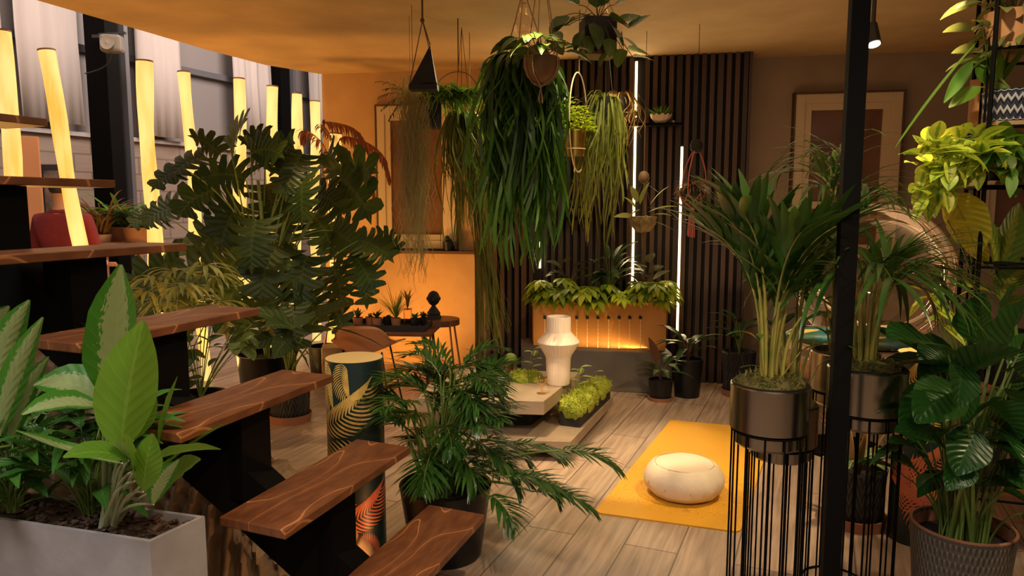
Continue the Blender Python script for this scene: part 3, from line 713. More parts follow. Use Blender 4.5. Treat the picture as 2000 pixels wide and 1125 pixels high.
for i, (x0_, y0_, x1_, y1_, dy, wd, lab) in enumerate(LOGS):
    a = P(x0_, y0_, dy); b = P(x1_, y1_, dy); f = a.z / (a.z - b.z); bb = a + (b - a) * f; bb.z = 0
    n = 16; pts = []; rads = []
    for k in range(n + 1):
        t = k / n; p = a.lerp(bb, t); p.x += .02 * math.sin(t * 7 + i * 2) * math.sin(t * PI); pts.append(p)
        rads.append(wd / 2 * .80 * (1 + .07 * math.sin(t * 9 + i) + .05 * math.sin(t * 23 + i * 3)))
    t = thing('glowing_log', lab, 'light', (bb.x, bb.y, 0), 'glowing tree trunks along the open side')
    mb = MB(); mb.tube(pts, 0, n=16, rads=rads, cap=False); mesh('glowing_trunk', mb, M['log'], t)
    mb = MB(); d = (a - bb).normalized(); mb.tube([a, a + d * .012], rads[0] * 1.02, n=16); mesh('end_cap', mb, M['terracotta'], t, False, label='thin brown cap')
# ---------------------------------------------------------------- black post and spotlights
pp = P(1650, 562, 2.15); mb = MB(); mb.box((pp.x, pp.y, CEIL / 2), (.050, .050, CEIL - .002), math.radians(-12))
tag(mesh('steel_post', mb, M['steel'], smooth=False, bevel=.002), 'square black steel post running floor to ceiling in front of the plant stands', 'post')
def spotlamp(p, tgt, lab, power=0):
    t = thing('ceiling_spotlight', lab, 'spotlight', (p.x, p.y, CEIL))
    mb = MB(); mb.tube([(p.x, p.y, CEIL), (p.x, p.y, CEIL - .03)], .045, n=20); mb.tube([(p.x, p.y, CEIL - .03), (p.x, p.y, p.z + .07)], .012, n=8); mesh('mount', mb, M['plastic'], t)
    d = (Vector(tgt) - p).normalized(); mb = MB(); mb.tube([p - d * .08, p - d * .07, p + d * .03, p + d * .045], 0, n=20, rads=[.02, .038, .038, .041], cap=True); mesh('lamp_head', mb, M['plastic'], t)
    mb = MB(); mb.tube([p + d * .0455, p + d * .05], .032, n=20); mesh('lens', mb, M['lens'], t)
M['lens'] = simple('lamp_lens', (1, .9, .7), .3, emit=(1, .88, .66), estr=14)
spotlamp(P(1704, 72, 4.1), (2.15, 3.2, 0), 'black ceiling spotlight with a bright lens beside the steel post')
# ================================================================ stairs
TZ = [.37, .62, .884, 1.128, 1.362, 1.59, 1.81]
TX = [-.10, -.372, -.652, -.92, -1.18, -1.437, -1.68]
LV = Vector((-.245, -.692, 0)); DV = Vector((-.215, .09, 0))
st = thing('open_staircase', 'open display stair of brown plank treads on a zigzag black steel spine', 'staircase', (-.9, 2.3, 0))
cen = []
for i, (z, x) in enumerate(zip(TZ, TX)):
    c = Vector((x, 2.56 + .02 * i, 0)); a = c + LV; poly = [c, c + DV, c + DV + LV, c + LV]; poly = poly[::-1]
    mid_ = c + LV * .5 + DV * .5; cen.append(Vector((mid_.x, mid_.y, z)))
    mb = MB(); cp_ = [(p.x, p.y) for p in poly]
    if sum(cp_[k][0] * cp_[(k + 1) % 4][1] - cp_[(k + 1) % 4][0] * cp_[k][1] for k in range(4)) < 0: cp_ = cp_[::-1]
    mb.prism(cp_, z - .027, z)
    o = mesh('tread', mb, M['tread'], st, False, bevel=.003)
    # grain should follow the plank: give each tread its own texture frame
    R_ = Matrix.Rotation(math.atan2(LV.y, LV.x), 3, 'Z'); off = W[st.name]
    cc = Vector((mid_.x, mid_.y, z)); o.location = cc - off
    for v in o.data.vertices: v.co = R_.transposed() @ (v.co + off - cc)
    o.rotation_euler.z = math.atan2(LV.y, LV.x)
    for v in o.data.vertices: pass
ext = [cen[0] + (cen[0] - cen[1])] + cen + [cen[-1] + (cen[-1] - cen[-2]), cen[-1] + (cen[-1] - cen[-2]) * 2]
cr = LV.normalized()
mb = MB(); hw = .062
lowz = .30; th = .165
sa = ext[0] + Vector((0, 0, -lowz)); pts = [e + Vector((0, 0, -lowz)) for e in ext]
pts[0] = pts[1] + (pts[1] - pts[2]) * .36
for k in range(len(pts) - 1): mb.beam(pts[k] + (pts[k] - pts[k + 1]).normalized() * .004, pts[k + 1], hw * 2, th)
mb2 = MB()
mesh('sloping_beam', mb, M['steel'], st, False, bevel=.002)
for k, c in enumerate(cen):
    mb = MB(); rx = .065; ang_ = math.atan2(DV.y, DV.x)
    zb = max(.0, c.z - lowz - .02); mb.box((c.x, c.y, (c.z - .028 + zb) / 2), (.125, .13, c.z - .028 - zb), ang_)
    mesh('riser_box', mb, M['steel'], st, False, bevel=.002)
# support from the stair top down to the floor (behind the carved base)
mb = MB(); e = cen[-1]; mb.box((e.x - .12, e.y, (e.z - .42) / 2), (.12, .12, e.z - .42), math.atan2(DV.y, DV.x)); mesh('rear_post', mb, M['steel'], st, False)
mb = MB(); mb.box((cen[0].x + .02, cen[0].y, .012), (.30, .22, .024), math.atan2(DV.y, DV.x)); mesh('foot_plate', mb, M['steel'], st, False)
# carved wavy wooden base below the stair
def topz(x):
    # profile of the carved mound from right foot up to the left
    pts_ = [(-.55, .0), (-.60, .12), (-.68, .22), (-.80, .30), (-.95, .43), (-1.12, .56), (-1.30, .60), (-1.5, .72), (-1.7, .96), (-1.9, 1.00), (-2.1, .88), (-2.2, 0)]
    for (xa, za), (xb, zb) in zip(pts_, pts_[1:]):
        if xb <= x <= xa: t_ = (xa - x) / (xa - xb); t_ = t_ * t_ * (3 - 2 * t_); return za + (zb - za) * t_
    return 0
mb = MB(); nx = 420; ny = 22; rows = []
for i in range(nx + 1):
    x = -.552 - 1.645 * i / nx; H = topz(x); row = []
    for j in range(ny + 1):
        s = j / ny          # front bottom -> over the top -> back bottom
        if s < .45: u = s / .45; yy = 2.68 + .05 * math.sin(u * 3.0); zz = H * u * .92; nrm = Vector((0, -1, 0))
        elif s < .72: u = (s - .45) / .27; yy = 2.68 + .04 + .22 * u; zz = H * (.92 + .08 * math.sin(u * PI)); nrm = Vector((0, -.7 + 1.4 * u, .8)).normalized()
        else: u = (s - .72) / .28; yy = 2.94; zz = H * (.92) * (1 - u); nrm = Vector((0, 1, 0))
        wv = x + .11 * math.sin(zz * 6.2 + x * 3) + .05 * math.sin(zz * 14 + 1.3)
        r_ = (.5 + .5 * math.sin(wv * 2 * PI / .060)) ** .8
        env = min(1, H * 4)
        yy += nrm.y * (r_ * .055) * env + .05 * math.sin(x * 7 + zz * 4) * env * (1 if s < .5 else .3); zz += nrm.z * r_ * .035 * env
        row.append(mb.vert((x, yy, max(0, zz))))
    rows.append(row)
for i in range(nx):
    for j in range(ny): mb.face(rows[i][j], rows[i][j + 1], rows[i + 1][j + 1], rows[i + 1][j])
tag(mesh('carved_wood_block', mb, M['carved']), 'wavy ribbed carved wooden block lying under the open stair', 'wood sculpture')
# ================================================================ concrete planter, front left
hz = .64
A_ = G(293, 1058, hz); B_ = G(400, 1008, hz); dirb = (B_ - A_).normalized(); L0 = G(0, 1014, hz); dirl = (L0 - A_).normalized()
pA = A_; pB = A_ + dirb * (B_ - A_).length; pL = A_ + dirl * 1.25; pBL = pB + dirl * 1.25
poly = [pL, pA, pB, pBL]
t = thing('concrete_planter', 'long grey concrete planter box filled with bark chips, at the lower left', 'planter', (A_.x, A_.y, 0))
def insetp(poly, k):
    c = sum(poly, Vector()) / len(poly); out = []
    n = len(poly)
    for i in range(n):
        p = poly[i]; a = (poly[i - 1] - p).normalized(); b = (poly[(i + 1) % n] - p).normalized(); out.append(p + (a + b) * k)
    return out
mb = MB(); outer = poly; inner = insetp(poly, .012)
def ring(pl, z): return [mb.vert((p.x, p.y, z)) for p in pl]
a = ring(outer, 0); b = ring(outer, hz); c = ring(inner, hz); d = ring(inner, hz - .10)
for i in range(4):
    j = (i + 1) % 4; mb.face(a[i], a[j], b[j], b[i]); mb.face(b[i], b[j], c[j], c[i]); mb.face(c[i], c[j], d[j], d[i])
mb.face(*reversed(a)); mb.face(*d)
mesh('box', mb, M['concrete'], t, False)
mb = MB(); n1, n2 = 60, 12
ip = inner; g = [[None] * (n2 + 1) for _ in range(n1 + 1)]
for i in range(n1 + 1):
    for j in range(n2 + 1):
        p = ip[1].lerp(ip[0], i / n1).lerp(ip[2].lerp(ip[3], i / n1), j / n2)
        z = hz - .022 + .012 * noise.noise(Vector((p.x * 30, p.y * 30, 0)))
        g[i][j] = mb.vert((p.x, p.y, z))
for i in range(n1):
    for j in range(n2): mb.face(g[i][j], g[i + 1][j], g[i + 1][j + 1], g[i][j + 1])
for k in range(420):
    i, j = R.random(), R.random(); p = ip[1].lerp(ip[0], i).lerp(ip[2].lerp(ip[3], i), .04 + .92 * j)
    rot = Matrix.Rotation(R.uniform(0, 6.28), 3, 'Z') @ Matrix.Rotation(R.uniform(-.6, .6), 3, 'X') @ Matrix.Rotation(R.uniform(-.4, .4), 3, 'Y')
    mb.box((p.x, p.y, hz - .012 + R.uniform(0, .012)), (R.uniform(.008, .028), R.uniform(.006, .014), R.uniform(.003, .006)), M3=rot)
o = mesh('bark_mulch', mb, M['bark'], t, False); o['kind'] = 'stuff'
planter_poly = inner; PZ = hz - .015
def inpl(u, v):
    q = planter_poly[1].lerp(planter_poly[0], u).lerp(planter_poly[2].lerp(planter_poly[3], u), v); q.z = PZ; return q
# ================================================================ palm-print pedestals
def palmprint(t, c, r, z0, z1, leaves, seed=1):
    """leaf shapes printed on a cylinder: strips bent round its wall"""
    rr = random.Random(seed)
    def on(a, z, k=0): return (c.x + (r + .0006 + k * .0004) * math.cos(a), c.y + (r + .0006 + k * .0004) * math.sin(a), z)
    body = MB(); body.lathe([(.001, z0), (r, z0), (r, z1), (r - .004, z1 + .003), (.001, z1 + .003)], (c.x, c.y, 0), 64)
    body.cur = 1; body.lathe([(r * .99, z1 + .0035), (.001, z1 + .004)], (c.x, c.y, 0), 48)
    for (a, z, an, ln, col, wd) in leaves:
        body.cur = col; N_ = 15; prevp = None
        for k in range(N_):
            t_ = k / N_; ca = an + .9 * t_
            s = ln * t_; x = a + (math.cos(an + .45 * t_) * s) / r; y = z + math.sin(an + .45 * t_) * s
            for sd in (-1, 1):
                da = an + .5 * t_ + sd * (1.25 - .6 * t_); l2 = ln * wd * (.35 + .65 * math.sin(PI * (t_ * .85 + .12)))
                n5 = 5; pr_ = None
                for q in range(n5 + 1):
                    u = q / n5; dx = math.cos(da - sd * .35 * u) * l2 * u; dy = math.sin(da - sd * .35 * u) * l2 * u
                    hw_ = ln * .017 * math.sin(PI * min(1, u * .9 + .1)) ** .7 + .0004
                    nx_ = -math.sin(da); ny_ = math.cos(da)
                    zz1 = y + dy + ny_ * hw_; zz2 = y + dy - ny_ * hw_
                    zz1 = min(max(zz1, z0 + .001), z1 - .001); zz2 = min(max(zz2, z0 + .001), z1 - .001)
                    row = [body.vert(on(x + (dx + nx_ * hw_) / r, zz1, col)), body.vert(on(x + (dx - nx_ * hw_) / r, zz2, col))]
                    if pr_: body.face(pr_[0], pr_[1], row[1], row[0])
                    pr_ = row
    return body
M['print_bg'] = simple('dark_teal_print', (.004, .012, .012), .45, col2=(.006, .028, .026), nscale=5)
M['print_gold'] = simple('gold_leaf_print', (.55, .36, .08), .45, col2=(.36, .22, .05), nscale=30)
M['print_orange'] = simple('orange_leaf_print', (.60, .19, .06), .45, col2=(.50, .10, .06), nscale=10)
M['ped_top'] = simple('pale_pedestal_top', (.66, .48, .18), .6)
lv = [(-2.65, .60, .25, .27, 2, .46), (-2.45, .86, -1.9, .17, 2, .50), (-1.75, .865, -1.9, .13, 2, .5), (-.35, .43, 2.70, .27, 2, .46),  # gold above, orange below: yellow and reddish light put into the print
      (-1.85, .20, .20, .22, 3, .50), (-1.75, .42, -1.9, .16, 3, .46), (-.75, .03, 1.6, .12, 3, .42), (-2.7, .30, -.6, .14, 3, .4), (.6, .6, 1.2, .26, 2, .42), (2.2, .5, 1.8, .26, 2, .42), (1.3, .25, .3, .22, 3, .42)]
c = P(697, 1000, 2.95); pc_ = Vector((c.x, 2.97, 0))
b = palmprint(None, pc_, .118, 0, .868, lv, 1)
tag(mesh('palm_print_pedestal', b, [M['print_bg'], M['ped_top'], M['print_gold'], M['print_orange']], loc=(pc_.x, pc_.y, 0)), 'dark cylinder pedestal with palm-leaf print, painted yellow-lit above and reddish-lit below, behind the stair', 'pedestal')
pc_ = Vector((1.83, 3.15, 0))
lv2 = [(-2.3, .62, .5, .2, 3, .55), (-1.9, .48, 2.6, .2, 3, .6), (-2.5, .34, .2, .22, 3, .6), (-2.0, .30, -1.7, .22, 3, .55), (-2.6, .16, 1.1, .22, 3, .55), (-1.6, .2, 2.2, .2, 3, .55), (-2.2, .74, -.6, .2, 2, .55), (-1.4, .55, 1.8, .2, 2, .55), (-3.0, .7, .5, .2, 2, .5)]
b = palmprint(None, pc_, .115, 0, .85, lv2, 2)
tag(mesh('palm_print_pedestal', b, [M['print_bg'], M['ped_top'], M['print_gold'], M['print_orange']], loc=(pc_.x, pc_.y, 0)), 'dark cylinder pedestal with orange leaf print behind the big broad-leaved plant', 'pedestal')
# ================================================================ stone coffee table
t = thing('stone_coffee_table', 'low two-tier stone coffee table carrying the white vase', 'table', (.1, 4.6, 0))
def slabm(name, pts, z0, z1, mat, bevel=.004):
    mb = MB(); pl = pts
    if sum(pl[k][0] * pl[(k + 1) % len(pl)][1] - pl[(k + 1) % len(pl)][0] * pl[k][1] for k in range(len(pl))) < 0: pl = pl[::-1]
    mb.prism(pl, z0, z1); return mesh(name, mb, mat, t, False, bevel=bevel)
slabm('table_top', [(.186, 4.15), (.47, 4.90), (-.50, 5.02), (-.56, 4.22)], .275, .36, M['slab'])
slabm('lower_shelf', [(.343, 4.11), (.733, 5.13), (-.50, 5.30), (-.62, 4.20)], .065, .13, M['slab'])
slabm('core', [(.12, 4.42), (.30, 4.88), (-.40, 4.96), (-.46, 4.44)], .13, .275, M['matblack'])
slabm('plinth', [(.24, 4.30), (.58, 5.0), (-.42, 5.15), (-.5, 4.36)], 0, .065, M['matblack'])
# moss tray on the lower shelf
t = thing('moss_trough', 'long black trough of yellow-green moss on the lower shelf of the stone table', 'planter', (.5, 4.8, .13))
pl = [(.30, 4.42), (.42, 4.37), (.70, 5.05), (.56, 5.08)]
mb = MB(); mb.prism(pl, .13, .225); mesh('trough', mb, M['matblack'], t, False, bevel=.003)
def mossblob(mb, c, r, h, seed, blades=150, mbb=None, rr=R):
    mb.ball(c, r, 18, 10, (1, 1, h / r), .25, seed, 2.6)
    for k in range(blades):
        a = rr.uniform(0, 6.28); e = rr.uniform(.0, 1.35); d = Vector((math.cos(a) * math.cos(e), math.sin(a) * math.cos(e), math.sin(e)))
        p = Vector(c) + Vector((d.x * r, d.y * r, d.z * h)) * rr.uniform(.92, 1.08)
        d2 = (d + Vector((rr.uniform(-.6, .6), rr.uniform(-.6, .6), rr.uniform(-.1, .6)))).normalized()
        leaf(mbb or mb, p, d2, rr.uniform(.012, .028), rr.uniform(.004, .008), .6, 0, 2, .8, .8)
M['mossblade'] = leafmat('moss_tip', (.20, .25, .015), (.42, .44, .03), .8, .3)
M['mossdark'] = leafmat('moss_tip_dark', (.07, .085, .012), (.20, .17, .03), .8, .3)
mb = MB(); mb2 = MB()
for (x, y, r, h) in ((.37, 4.46, .085, .075), (.45, 4.60, .09, .085), (.50, 4.74, .085, .08), (.57, 4.88, .085, .075), (.62, 5.0, .075, .06), (.41, 4.50, .07, .09), (.40, 4.40, .05, .05)):
    mossblob(mb, (x, y, .232), r, h, x * 9, 260, mb2)
mesh('moss', mb, M['moss'], t); mesh('moss_tips', mb2, M['mossblade'], t)
def sprig(root, n, h, lab, wd=.04):
    t = thing('variegated_sprig', lab, 'plant', root); root = Vector(root); mb = MB(); ml = MB()
    top = root + Vector((.02, 0, h)); pts = bez(root, root + Vector((-.03, 0, h * .6)), top, 6); mb.tube(pts, .003, .0015, 5)
    for k in range(n):
        f = .35 + .65 * k / max(1, n - 1); p = root.lerp(top, f); a = k * 2.4 + .5
        leaf(ml, p, Vector((math.cos(a), math.sin(a) * .5, .35)), wd * 1.5, wd, .6, .1, 5, .7, .8)
    mesh('stem', mb, M['stem'], t); mesh('leaves', ml, LM['sprig'], t)
LM['sprig'] = leafmat('sprig_leaf', (.10, .17, .02), (.16, .24, .03), .4, .3, (.6, .6, .2), .9, centre=(.55, .58, .16), cw=.2, veins=5)
sprig((.42, 4.56, .30), 6, .17, 'small variegated sprig growing from the moss trough right of the vase', .05)
sprig((.53, 4.72, .28), 3, .12, 'second little variegated sprig behind the first in the moss trough', .045)
# moss cushion, cactus and glass on the table top
t = thing('moss_mound', 'round yellow-green moss mound on the stone table left of the vase', 'moss', (.13, 4.62, .36)); cx_ = P(1030, 745, 4.62)
mb = MB(); mb2 = MB()
for (dx, dy, r, h) in ((-.04, 0, .065, .055), (.03, .02, .06, .05), (.06, -.02, .045, .04), (-.08, .02, .04, .04)): mossblob(mb, (cx_.x + dx, 4.64 + dy, .366), r, h, dx * 50 + 3, 220, mb2)
mesh('moss', mb, M['moss'], t); mesh('moss_tips', mb2, M['mossblade'], t)
sprig((P(1038, 730, 4.75).x, 4.76, .36), 6, .19, 'variegated sprig standing behind the moss mound on the stone table', .05)
c = P(997, 735, 4.85); c.z = .36
t = thing('potted_cactus', 'round green cactus in a clear ribbed glass at the back of the stone table', 'cactus', c)
mb = MB(); mb.lathe([(.001, .002), (.036, .002), (.040, .09), (.037, .09), (.033, .006), (.001, .006)], c, 20); mesh('glass_pot', mb, M['glass'], t)
mb = MB(); mb.lathe([(.001, .006), (.032, .008), (.034, .06), (.001, .062)], c, 16); mesh('soil', mb, M['bark'], t)
mb = MB(); mb.lathe([(.001, .06)] + [(.042 * math.sin(.5 + 2.64 * k / 10), .10 - .042 * math.cos(.5 + 2.64 * k / 10)) for k in range(11)], c, 48, lambda q, a: Vector((q.x * (1 + .06 * math.sin(12 * a)), q.y * (1 + .06 * math.sin(12 * a)), q.z)))
mesh('cactus_body', mb, simple('cactus', (.10, .17, .02), .6, bump=.6, bscale=120, col2=(.26, .32, .05), nscale=40), t)
c = P(1058, 778, 4.32); c.z = .36; mb = MB()
mb.lathe([(.001, .002), (.032, .002), (.008, .008), (.006, .04), (.026, .06), (.036, .085), (.034, .11), (.032, .11), (.034, .085), (.024, .064), (.001, .05)], c, 24)
tag(mesh('glass_goblet', mb, M['glass'], loc=c), 'small clear glass at the front edge of the stone table', 'glass')
# vase
c = P(1090, 750, 4.56); c.z = .362
pr = [(.001, 0), (.070, 0), (.074, .01), (.076, .09), (.079, .17), (.086, .19), (.130, .262), (.134, .273), (.129, .284), (.084, .332), (.078, .345), (.077, .43), (.073, .437), (.070, .43), (.070, .35), (.001, .3)]
mb = MB(); mb.lathe(pr, c, 120, lambda q, a: Vector((q.x * (1 + .010 * math.sin(30 * a)), q.y * (1 + .010 * math.sin(30 * a)), q.z)))
tag(mesh('ribbed_vase', mb, M['white'], loc=c), 'white ribbed vase with a broad shoulder on the stone table', 'vase')
# ================================================================ yoga mat and cushion
NL = G(1160, 1003); NR = G(1445, 1042); LD = (G(1310, 822) - NL); NR = NL + (NR - NL)
FL = NL + LD; FR = NR + LD
mb = MB(); cs = [NL, NR, FR, FL]; pl = []
for i, p in enumerate(cs):
    a = (cs[i - 1] - p).normalized(); b = (cs[(i + 1) % 4] - p).normalized(); r = .035
    for q in bez(p + a * r, p, p + b * r, 6): pl.append((q.x, q.y))
mb.prism(pl, 0, .008)
tag(mesh('yoga_mat', mb, M['mat'], smooth=False, loc=NL), 'yellow yoga mat with a fine line pattern on the plank floor', 'mat')
c = Vector((.893, 3.64, .0085))
t = thing('meditation_cushion', 'round cream cotton floor cushion on the yellow mat', 'cushion', c)
def csh(q, a):
    rim_ = max(0, 1 - abs(q.z - .085) / .085)
    k = 1 + .012 * math.sin(18 * a) * rim_ + .035 * noise.noise(Vector((math.cos(a) * 3, math.sin(a) * 3, q.z * 12)))
    return Vector((q.x * k, q.y * k, q.z + .006 * noise.noise(Vector((q.x * 8, q.y * 8, 3)))))
pr = [(.001, 0), (.12, 0), (.165, .012), (.195, .045), (.203, .085), (.195, .125), (.165, .160), (.15, .167), (.146, .166), (.10, .176), (.05, .180), (.001, .181)]
mb = MB(); mb.lathe(pr, c, 96, csh); mesh('cover', mb, M['cushion'], t)
mb = MB()
for k in range(10):
    a = 2 * PI * k / 10 + .2; pts = []
    for j in range(9):
        u = j / 8; an = a + .12 * math.sin(u * 3); r_ = .150 + .053 * math.sin(u * PI * .5); z_ = .166 - .10 * u
        pts.append((c.x + r_ * math.cos(an) * 1.0, c.y + r_ * math.sin(an), c.z + z_))
    mb.tube(pts, .0034, .0018, 5)
mb.torus((c.x, c.y, c.z + .166), .149, .0022, 'z', 48, 5)
mesh('piping', mb, simple('piping', (.46, .34, .21), .9), t)
# ================================================================ plant stands with palms
def palm(t, c, h, spread, n=9, seed=1, mat=LM['palm'], canes=4, ll=.27, lw=.028, ang=.5, droopf=.2, cf=.42, ld=.45, azs=None, low=3):
    rr = random.Random(seed); mc = MB(); ml = MB()
    for i in range(n):
        az = azs[i] if azs else 2.4 * i + rr.uniform(-.3, .3)
        r0 = rr.uniform(.01, .03); root = Vector((c[0] + r0 * math.cos(az), c[1] + r0 * math.sin(az), c[2] - .01))
        hh = h * rr.uniform(.70, 1.0); sp_ = spread * rr.uniform(.5, 1.1)
        hd = Vector((math.cos(az), math.sin(az), 0)); m1 = root + hd * (sp_ * .10) + UP * (hh * cf)
        tip = root + hd * sp_ + UP * (hh * (1 - droopf * .5))
        p1 = bez(root, root + UP * hh * cf * .5, m1, 5); p2 = bez(m1, m1 + (m1 - p1[-2]).normalized() * (hh * (1 - cf) * .62), tip, 9)
        mc.tube(p1, .0075, .0048, 6); mc.tube(p2, .0048, .0014, 5)
        frond(ml, p2, rr.choice((6, 7, 8)), ll * rr.uniform(.85, 1.1), lw, .12, ang, ld, .14, .18, .72, .55, 6, rr)
    for i in range(canes):
        az = rr.uniform(0, 6.28); r0 = rr.uniform(.01, .045); root = Vector((c[0] + r0 * math.cos(az), c[1] + r0 * math.sin(az), c[2] - .01))
        mc.tube(bez(root, root + UP * .15, root + Vector((.05 * math.cos(az), .05 * math.sin(az), rr.uniform(.2, .36))), 4), .008, .003, 6)
    for i in range(low):
        az = rr.choice((2.6, 3.3, 3.9, -.4, -1.0, 1.2)) + rr.uniform(-.3, .3); root = Vector((c[0] + .04 * math.cos(az), c[1] + .04 * math.sin(az), c[2]))
        e = root + Vector((.06 * math.cos(az), .06 * math.sin(az), rr.uniform(.06, .22))); mc.tube([root, e], .003, .002, 5)
        for k in (-.35, .35): leaf(ml, e, Vector((math.cos(az + k), math.sin(az + k), .7)), rr.uniform(.14, .22), .022, 1.0, .2, 6, .7, .6)
    mesh('canes', mc, M['cane'], t); mesh('fronds', ml, mat, t)
def stand(c, ztop, lab, r=.125, nrod=12, seed=0):
    t = thing('wire_plant_stand', lab, 'plant stand', (c[0], c[1], 0), 'wire stands with metal bowls')
    zr = ztop - .155; rl = r * .90
    for nm, z in (('bowl_ring', zr), ('floor_ring', .005)): mb = MB(); mb.torus((c[0], c[1], z), rl + .004, .0042, 'z', 40, 6); mesh(nm, mb, M['steel'], t)
    for k in range(nrod):
        a = 2 * PI * k / nrod + seed; mb = MB()
        mb.tube([(c[0] + (rl + .004) * math.cos(a), c[1] + (rl + .004) * math.sin(a), .005), (c[0] + (rl + .004) * math.cos(a), c[1] + (rl + .004) * math.sin(a), zr)], .0032, n=6)
        mesh('rod', mb, M['steel'], t)
    return t
def bowlpot(t, c, ztop, r=.125):
    mb = MB(); rl = r * .90 - .002
    mb.lathe([(.001, ztop - .205), (rl * .9, ztop - .205), (rl, ztop - .195), (rl, ztop - .152), (r, ztop - .146), (r + .001, ztop - .004), (r - .003, ztop), (r - .007, ztop - .002), (r - .007, ztop - .04), (.02, ztop - .045)], (c[0], c[1], 0), 64)
    mesh('bowl', mb, M['gunmetal'], t)
    mb = MB(); mb.lathe([(r - .004, ztop - .012), (r - .006, ztop + .003), (r - .014, ztop + .004), (r - .016, ztop - .02)], (c[0], c[1], 0), 48); mesh('inner_pot', mb, M['plastic'], t)
def mosscap(t, c, z, r, h=.03, mat='mossdark', seed=3, blades=700):
    mb = MB(); mb2 = MB(); rr = random.Random(seed)
    mossblob(mb, (c[0], c[1], z), r, h, seed, 0)
    for k in range(blades):
        a = rr.uniform(0, 6.28); q = math.sqrt(rr.random()) * r; p = Vector((c[0] + q * math.cos(a), c[1] + q * math.sin(a), z + h * (1 - (q / r) ** 2) + rr.uniform(-.004, .008)))
        leaf(mb2, p, Vector((rr.uniform(-1, 1), rr.uniform(-1, 1), rr.uniform(.1, .9))).normalized(), rr.uniform(.012, .03), .005, .8, 0, 2, .8, .8)
    mesh('moss_top', mb, simple('moss_dark', (.07, .07, .012), .95, bump=1, bscale=70, col2=(.12, .09, .02), nscale=20), t); mesh('moss_tips', mb2, M[mat], t)
SA = (.847, 2.33); SB = (1.00, 2.62); SC = (1.207, 2.42); SD = (1.286, 2.76)
stand(SA, .92, 'black wire plant stand nearest the yellow mat, left of the steel post', seed=.1)
stand(SB, .775, 'lower black wire plant stand tucked behind the front left one', seed=.35)
stand(SC, .955, 'tall black wire plant stand just right of the steel post', seed=.2)
stand(SD, .94, 'black wire plant stand mostly hidden behind the steel post', seed=.05)
t = thing('potted_palm', 'palm in a gunmetal bowl on the wire stand left of the steel post', 'palm', (SA[0], SA[1], .72), 'palms in gunmetal bowls')
bowlpot(t, SA, .92); mosscap(t, SA, .915, .108, .035, seed=4); palm(t, (SA[0] - .01, SA[1], .94), .62, .22, 11, 12, ll=.29, lw=.036, cf=.40, ang=.50, ld=.5, azs=[3.1, 2.6, .2, -.4, -1.6, 3.7, 1.5, -2.3, .9, 2.0, -1.0])
t = thing('potted_palm', 'palm in a gunmetal bowl on the wire stand right of the steel post', 'palm', (SC[0], SC[1], .755), 'palms in gunmetal bowls')
bowlpot(t, SC, .955); mosscap(t, SC, .95, .108, .03, seed=5); palm(t, (SC[0] - .01, SC[1], .97), .54, .24, 9, 5, ll=.34, lw=.020, cf=.55, ang=.55, ld=1.1, droopf=.7, azs=[0, -.5, .5, .2, -.8, 2.6, -1.8, 1.4, -2.6])
t = thing('potted_palm', 'palm in the lower gunmetal bowl behind the front left wire stand', 'palm', (SB[0], SB[1], .57), 'palms in gunmetal bowls')
bowlpot(t, SB, .775); mosscap(t, SB, .77, .108, .03, seed=6); palm(t, (SB[0] + .03, SB[1] + .02, .79), .72, .20, 6, 21, ll=.26, lw=.022, ld=.8)
t = thing('potted_palm', 'tall arching palm in the bowl hidden behind the steel post', 'palm', (SD[0], SD[1], .74), 'palms in gunmetal bowls')
bowlpot(t, SD, .94); palm(t, (SD[0] - .03, SD[1], .89), .98, .22, 7, 33, ll=.28, lw=.016, droopf=.3, cf=.72, ld=1.3, ang=.7, azs=[3.0, 2.5, .1, -.5, -2.6, 1.5, -1.5])
# ================================================================ foreground aglaonemas in the planter
def L2(mbs, mbl, root, tip_base, L, W_, d, droop, pr=.006, n=9, fold=.3, sh=(.8, .8), wave=.05, roll=0.0, cols=4):
    root = Vector(root); e = Vector(tip_base); c = root.lerp(e, .5) + UP * ((e - root).length * .12) + (root - e) * .02
    c.x = root.x + (e.x - root.x) * .3; c.y = root.y + (e.y - root.y) * .3
    pts = bez(root, c, e, 7); mbs.tube(pts, pr * 1.3, pr * .55, 7)
    leaf(mbl, e, Vector(d), L, W_, droop, fold, n, sh[0], sh[1], cols=cols, wave=wave, roll=roll)
WK = 1.28; rt = P(262, 1030, 1.78); rt = inpl(.16, .35); y0 = rt.y
t = thing('aglaonema_plant', 'large aglaonema with silvery centred leaves at the near end of the concrete planter', 'plant', rt)
ms = MB(); ml = MB()
def pxleaf(bx, by, tx, ty, yb, yt, wpx, droop=.25, roll=0, fold=.25, sh=(.85, .75), root=None, mbs=None, mbl=None, pr=.005, cols=4, wave=.05):
    """a blade reaching from one point of the plant to another"""
    b = P(bx, by, yb); tp = P(tx, ty, yt); d = tp - b; L = d.length; d.normalize()
    # start above the chord so that the droop lands on the tip
    e = math.atan2(d.z, math.hypot(d.x, d.y)) + droop * .5; h = Vector((d.x, d.y, 0)).normalized(); d0 = h * math.cos(e) + UP * math.sin(e)
    L2(mbs or ms, mbl or ml, root or (rt + Vector((R.uniform(-.02, .02), R.uniform(-.015, .015), 0))), b, L * 1.02, wpx * WK * yb / F, d0, droop, pr, fold=fold, sh=sh, roll=roll, wave=wave, cols=cols)
pxleaf(228, 790, 238, 522, 1.80, 1.83, 105, .12, 1.35, .2)
ml.cur = 1; pxleaf(236, 880, 282, 632, 1.70, 1.72, 92, .15, 1.2, .3)
ml.cur = 0; pxleaf(205, 800, 40, 818, 1.76, 1.62, 62, .9, .3)
pxleaf(215, 790, 60, 760, 1.86, 1.86, 78, 1.1, .5)
